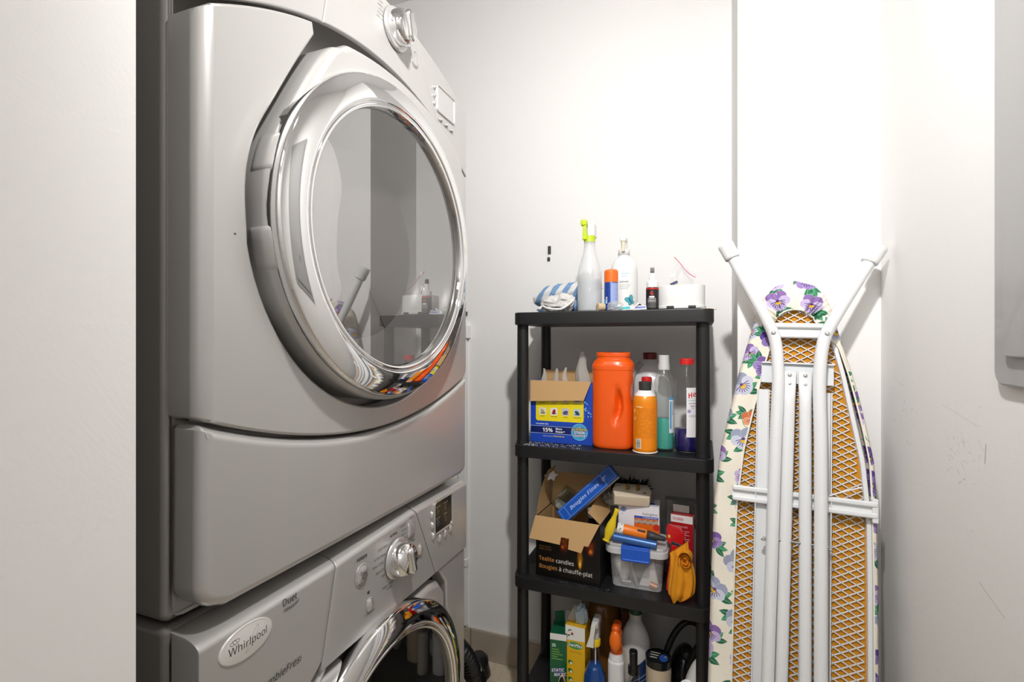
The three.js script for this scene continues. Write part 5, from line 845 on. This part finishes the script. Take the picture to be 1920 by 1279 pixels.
// ---------- bottom shelf ----------
{
  const y = SH[0];
  const gr = thing('dryer_sheet_box', 'green and white dryer sheet box with torn open top', 'box', at(-0.408, y, 1.462), 0.12);
  const gf = canvasTex(256, 1024, (g, w, h) => { g.fillStyle = '#0f5a36'; g.fillRect(0, 0, w, h); g.fillStyle = '#e8e6e2'; g.fillRect(0, 0, w, 90); g.fillStyle = '#e4ece6'; g.font = 'bold 60px sans-serif'; g.fillText('20', 24, 190); g.fillStyle = '#7fae4a'; for (let i = 0; i < 5; i++) g.fillRect(26, 220 + i * 34, rr(80, 170), 12); g.save(); g.translate(14, 560); g.rotate(-0.16); g.font = 'italic bold 62px sans-serif'; g.strokeStyle = '#4a3a9a'; g.lineWidth = 10; g.fillStyle = '#f4f2f6'; g.strokeText('STATIC', 6, 0); g.fillText('STATIC', 6, 0); g.strokeText('MATIC', 36, 62); g.fillText('MATIC', 36, 62); g.restore(); g.strokeStyle = '#9fd05a'; g.lineWidth = 9; for (let i = 0; i < 6; i++) { g.beginPath(); g.moveTo(120, 860); g.quadraticCurveTo(110 + i * 8, 780, 70 + i * 25, 730); g.stroke(); } g.fillStyle = '#e6e6e2'; g.save(); g.translate(30, 880); g.rotate(-0.15); g.fillRect(0, 0, 200, 50); g.restore(); });
  mesh('box_body', mv(rbox(0.05, 0.212, 0.075, 0.0015, 1), 0, 0.1065, 0), M(lin(0.006, 0.10, 0.045), 0.35), gr);
  mesh('front_print', new THREE.PlaneGeometry(0.0495, 0.211), M(0xffffff, 0.3, { map: gf }), gr, [0, 0.1065, 0.0379]);
  mesh('flap', box(0.012, 0.05, 0.002), M(lin(0.5, 0.5, 0.48), 0.6), gr, [0.02, 0.23, -0.02], [0, 0.2, -0.12]);
  mesh('flap', box(0.03, 0.035, 0.002), M(lin(0.006, 0.10, 0.045), 0.4), gr, [-0.006, 0.226, -0.03], [-0.2, 0.3, 0.1]);
  const sw = thing('duster_box', 'tall yellow and white duster refill box, opened at the top', 'box', at(-0.353, y, 1.462), -0.05);
  const sf = canvasTex(300, 1150, (g, w, h) => { g.fillStyle = '#e8b512'; g.fillRect(0, 0, w, h); g.fillStyle = '#efece6'; g.beginPath(); g.moveTo(0, 0); g.lineTo(w, 0); g.lineTo(w, 190); g.lineTo(0, 210); g.fill(); for (let i = 0; i < 14; i++) { g.fillStyle = ['#c8342a', '#2f7a3a', '#3a4aa0', '#1d1d1d'][i % 4]; g.fillRect(rr(10, 120), rr(10, 170), rr(8, 26), rr(8, 26)); } g.fillStyle = '#3f9a52'; g.beginPath(); g.ellipse(150, 270, 118, 50, 0, 0, 7); g.fill(); g.fillStyle = '#fff'; g.font = 'italic bold 66px sans-serif'; g.textAlign = 'center'; g.strokeStyle = '#1d4f2a'; g.lineWidth = 8; g.strokeText('Swiffer', 150, 292); g.fillText('Swiffer', 150, 292); g.fillStyle = '#9a6a14'; g.font = '46px sans-serif'; g.fillText('DUSTERS', 160, 380); for (const yy of [520, 640, 760]) { g.fillStyle = '#2f7a3a'; g.beginPath(); g.ellipse(80, yy, 40, 30, 0.4, 0, 7); g.fill(); g.fillStyle = '#e8e4d8'; g.beginPath(); g.ellipse(90, yy + 12, 22, 18, 0, 0, 7); g.fill(); } g.fillStyle = '#c83a2a'; g.fillRect(60, 880, 20, 20); g.fillRect(100, 900, 20, 20); g.fillStyle = '#d9d6dc'; g.fillRect(50, 950, 130, 120); });
  mesh('box_body', mv(rbox(0.06, 0.24, 0.06, 0.0015, 1), 0, 0.1205, 0), M(lin(0.75, 0.42, 0.012), 0.35), sw);
  mesh('front_print', new THREE.PlaneGeometry(0.0595, 0.239), M(0xffffff, 0.3, { map: sf }), sw, [0, 0.1205, 0.0304]);
  mesh('refill_fleece', deform(new THREE.IcosahedronGeometry(1, 4), v => { const q = 1 + 0.4 * noise.noise(v.x * 3, v.y * 3, v.z * 3 + 4); v.set(v.x * q * 0.02 + 0.01, v.y * q * 0.03 + 0.262, v.z * q * 0.015); }), M(lin(0.48, 0.60, 0.70), 0.8), sw);
  mesh('flap', box(0.02, 0.05, 0.002), M(lin(0.5, 0.46, 0.36), 0.6), sw, [-0.012, 0.262, 0.0], [0, 0.2, -0.45]);
  // amber plastic tub behind
  const am = thing('amber_jug', 'brown translucent plastic jug behind the spray bottles', 'jug', at(-0.312, y, 1.60));
  mesh('jug_body', lathe([[0, 0.001], [0.062, 0.001], [0.066, 0.008], [0.066, 0.2], [0.06, 0.24], [0.045, 0.262], [0.028, 0.27], [0, 0.27]], 40), M(lin(0.24, 0.10, 0.018), 0.2, { transmission: 0.2, thickness: 0 }), am);
  const ob = thing('red_brown_box', 'dark red-brown carton standing behind the orange trigger bottle', 'box', at(-0.222, y, 1.60), 0.1);
  mesh('box_body', mv(rbox(0.045, 0.235, 0.05, 0.002, 1), 0, 0.118, 0), M(lin(0.16, 0.04, 0.015), 0.5), ob);
  // blue glass cleaner
  const clearP = M(lin(0.95, 0.96, 0.97), 0.07, { transmission: 1, thickness: 0, ior: 1.4 });
  const bs = thing('glass_cleaner', 'clear spray bottle of blue cleaner with white trigger and yellow collar', 'spray bottle', at(-0.294, y, 1.422));
  const prof = [[0, 0.001], [0.03, 0.001], [0.033, 0.006], [0.033, 0.1], [0.031, 0.122], [0.022, 0.143], [0.0165, 0.16], [0.0145, 0.19], [0.0135, 0.205], [0.0135, 0.216]];
  mesh('bottle', lathe(prof, 40), clearP, bs);
  mesh('liquid', lathe([[0, 0.003], [0.029, 0.003], [0.032, 0.008], [0.032, 0.1], [0.030, 0.122], [0.0215, 0.141], [0.0175, 0.153], [0, 0.153]], 40), M(lin(0.012, 0.09, 0.36), 0.1, { transmission: 0.3, thickness: 0 }), bs);
  mesh('dip_tube', new THREE.CylinderGeometry(0.0018, 0.0018, 0.2, 8), whitePlastic, bs, [0.003, 0.11, 0.004]);
  mesh('collar', lathe([[0.0155, 0.207], [0.0165, 0.209], [0.0165, 0.224], [0.014, 0.226], [0, 0.226]], 28), M(lin(0.82, 0.58, 0.01), 0.4), bs);
  mesh('spray_head', merge([mv(rbox(0.018, 0.04, 0.03, 0.005), 0.004, 0.244, -0.006), mv(rbox(0.02, 0.022, 0.05, 0.006), 0.005, 0.274, 0.0)]), M(lin(0.62, 0.62, 0.62), 0.35, { transmission: 0.2, thickness: 0 }), bs);
  mesh('trigger', extrude([[-0.016, 0], [0.006, 0], [0.007, 0.03], [0.012, 0.064], [-0.001, 0.064], [-0.006, 0.03]], 0.012, 0.002, 2).translate(-0.002, 0.216, 0.022), M(lin(0.74, 0.72, 0.68), 0.4), bs);
  // white bottle with orange trigger
  const os = thing('trigger_cleaner', 'white spray bottle with bright orange trigger head', 'spray bottle', at(-0.233, y, 1.428));
  mesh('bottle', extrude(roundRect(0.046, 0.048, 0.018, 6), 0.165, 0.006, 3).rotateX(-rx90).translate(0, 0.0065, 0), M(lin(0.74, 0.74, 0.74), 0.3), os);
  mesh('shoulder', lathe([[0.022, 0.174], [0.0205, 0.186], [0.017, 0.196], [0.015, 0.203]], 28), M(lin(0.74, 0.74, 0.74), 0.3), os);
  mesh('spray_head', merge([mv(new THREE.CylinderGeometry(0.0165, 0.0175, 0.022, 26), 0, 0.208, 0), mv(rbox(0.03, 0.044, 0.036, 0.012, 4), 0, 0.24, 0), mv(rbox(0.024, 0.026, 0.05, 0.011, 4), 0, 0.264, -0.004)]), M(lin(0.72, 0.10, 0.006), 0.35), os);
  mesh('trigger', deform(new THREE.SphereGeometry(1, 24, 18), v => v.set(v.x * 0.0165, v.y * 0.03 + 0.236, v.z * 0.012 + 0.02)), M(lin(0.86, 0.16, 0.008), 0.3), os);
  // grey bottle, green cap, blue label
  const gb = thing('laundry_bottle', 'pale grey plastic bottle with dark green cap and blue label', 'bottle', at(-0.190, y, 1.512));
  mesh('bottle', grid(48, 60, (u, v) => { const P = spline([[0.036, 0.001], [0.042, 0.006], [0.043, 0.1], [0.043, 0.18], [0.038, 0.21], [0.026, 0.238], [0.0185, 0.252], [0.018, 0.262]], 60); const [r, yy] = P[Math.round(v * 60)], a = u * Math.PI * 2; return [r * Math.cos(a), yy, 0.8 * r * Math.sin(a)]; }), M(lin(0.55, 0.55, 0.56), 0.35), gb);
  mesh('neck', lathe([[0.0175, 0.258], [0.0175, 0.268], [0.019, 0.269], [0.019, 0.274], [0.016, 0.276]], 28), M(lin(0.6, 0.6, 0.6), 0.35), gb);
  mesh('cap', lathe([[0.0195, 0.274], [0.0195, 0.292], [0.018, 0.295], [0, 0.295]], 28), M(lin(0.012, 0.07, 0.035), 0.4), gb);
  { const t = canvasTex(400, 720, (g, w, h) => { g.fillStyle = '#c9c9ca'; g.fillRect(0, 0, w, h); g.fillStyle = '#e8e2d6'; g.beginPath(); g.moveTo(0, 40); g.lineTo(w * 0.6, 20); g.lineTo(w * 0.5, 420); g.lineTo(0, 460); g.fill(); g.fillStyle = '#16305e'; g.beginPath(); g.moveTo(w, 60); g.lineTo(w * 0.62, 200); g.lineTo(w * 0.3, 560); g.lineTo(w * 0.2, h); g.lineTo(w, h); g.fill(); g.strokeStyle = '#a8b6cc'; g.lineWidth = 10; for (let i = 0; i < 4; i++) { g.beginPath(); g.moveTo(w * 0.5, 420 + i * 60); g.lineTo(w * 0.92, 300 + i * 60); g.stroke(); } });
    mesh('label_print', new THREE.CylinderGeometry(0.0436, 0.0436, 0.16, 28, 1, true, -1.2, 2.4).scale(1, 1, 0.81), M(0xffffff, 0.35, { map: t }), gb, [0, 0.105, 0]); }
  // small pump bottle
  const pb = thing('pump_bottle', 'small clear mist bottle with black pump, in front row of bottom shelf', 'spray bottle', at(-0.182, y, 1.402));
  mesh('bottle', lathe([[0, 0.001], [0.016, 0.001], [0.018, 0.004], [0.018, 0.145], [0.0165, 0.158], [0.0105, 0.166], [0.01, 0.172]], 30), clearP, pb);
  mesh('liquid', lathe([[0, 0.003], [0.0155, 0.003], [0.0172, 0.006], [0.0172, 0.128], [0, 0.128]], 28), M(lin(0.62, 0.58, 0.48), 0.2), pb);
  mesh('pump', lathe([[0.0155, 0.164], [0.0155, 0.182], [0.012, 0.187], [0.011, 0.189], [0.0115, 0.222], [0.0105, 0.226], [0, 0.227]], 28), blackGloss, pb);
  // tin with dark lid
  const tn = thing('round_tin', 'cream round tin with dark printed lid', 'tin', at(-0.121, y, 1.468));
  mesh('tin_body', lathe([[0, 0.001], [0.034, 0.001], [0.0345, 0.003], [0.0345, 0.172], [0.033, 0.174], [0, 0.174]], 40), M(lin(0.62, 0.50, 0.36), 0.4), tn);
  mesh('tin_lid', lathe([[0.0355, 0.165], [0.036, 0.185], [0.0345, 0.187], [0.034, 0.184], [0, 0.184]], 40), blackGloss, tn);
  print('lid_print', 0.06, 0.06, 256, (g, w, h) => { g.beginPath(); g.arc(w / 2, h / 2, w / 2 - 4, 0, 7); g.clip(); g.fillStyle = '#12161c'; g.fillRect(0, 0, w, h); g.fillStyle = '#c9c4b8'; g.font = 'bold 40px sans-serif'; for (let i = 0; i < 3; i++) g.fillRect(34, 60 + i * 50, 110 - i * 14, 16); g.fillStyle = '#2450a0'; g.beginPath(); g.ellipse(190, 150, 50, 70, 0, 0, 7); g.fill(); g.fillStyle = '#d8b030'; g.beginPath(); g.arc(210, 120, 12, 0, 7); g.fill(); }, tn, [0, 0.1852, 0], [-rx90, 0, 0]);
  // black hand-held vacuum: body, hose, wand
  const vc = thing('handheld_vacuum', 'black handheld vacuum with curved hose at bottom shelf end', 'vacuum', at(-0.062, y, 1.578));
  mesh('vacuum_body', deform(new THREE.SphereGeometry(1, 36, 26), v => { v.set(v.x * 0.038 + 0.01, v.y * 0.085 + 0.0855, v.z * 0.06); v.x += 0.006 * Math.sin(v.y * 40); }), blackGloss, vc);
  mesh('hose', tube([[-0.055, 0.05, 0.035], [-0.048, 0.13, 0.03], [-0.022, 0.20, 0.01], [0.012, 0.238, 0.0], [0.04, 0.235, -0.01], [0.06, 0.20, -0.02]], 0.009, 60, 12), blackShelf, vc);
  mesh('wand', tube([[-0.035, 0.02, 0.045], [0.0, 0.09, 0.045], [0.03, 0.155, 0.035], [0.058, 0.21, 0.03]], 0.011, 40, 12), blackShelf, vc);
  mesh('handle_knob', rbox(0.03, 0.03, 0.03, 0.012, 4), blackShelf, vc, [0.014, 0.158, 0.03], [0, 0, 0.5]);
  // white appliance with teal button
  const wa = thing('white_steamer', 'white rounded appliance with round teal button behind the shelf post', 'appliance', at(-0.030, y, 1.478));
  mesh('shell', deform(new THREE.SphereGeometry(1, 36, 28), v => { v.set(v.x * 0.027, v.y * 0.1 + 0.1005, v.z * 0.028); v.x += 0.02 * Math.max(0, v.y - 0.1) / 0.1; }), M(lin(0.72, 0.71, 0.68), 0.3), wa);
  mesh('nozzle', lathe([[0.02, 0], [0.021, 0.016], [0.022, 0.022], [0.0, 0.022]], 30).rotateX(1.1), M(lin(0.75, 0.74, 0.72), 0.3), wa, [-0.012, 0.122, 0.022]);
  mesh('button', lathe([[0.0155, 0], [0.0155, 0.003], [0.009, 0.007], [0, 0.0085]], 26).rotateX(1.1), M(lin(0.01, 0.20, 0.24), 0.25), wa, [-0.012, 0.132, 0.042]);
  // little chrome-rimmed mirror
  const mr = thing('pocket_mirror', 'small dark oval with chrome rim standing before the yellow box', 'mirror', at(-0.384, y, 1.395));
  mesh('glass', new THREE.SphereGeometry(1, 20, 14).scale(0.011, 0.052, 0.003), M(lin(0.01, 0.01, 0.01), 0.1), mr, [0, 0.058, 0]);
  mesh('rim', new THREE.TorusGeometry(1, 0.1, 8, 36).scale(0.0125, 0.054, 0.02), chrome, mr, [0, 0.0595, 0]);
}
renderer.render(scene, camera);
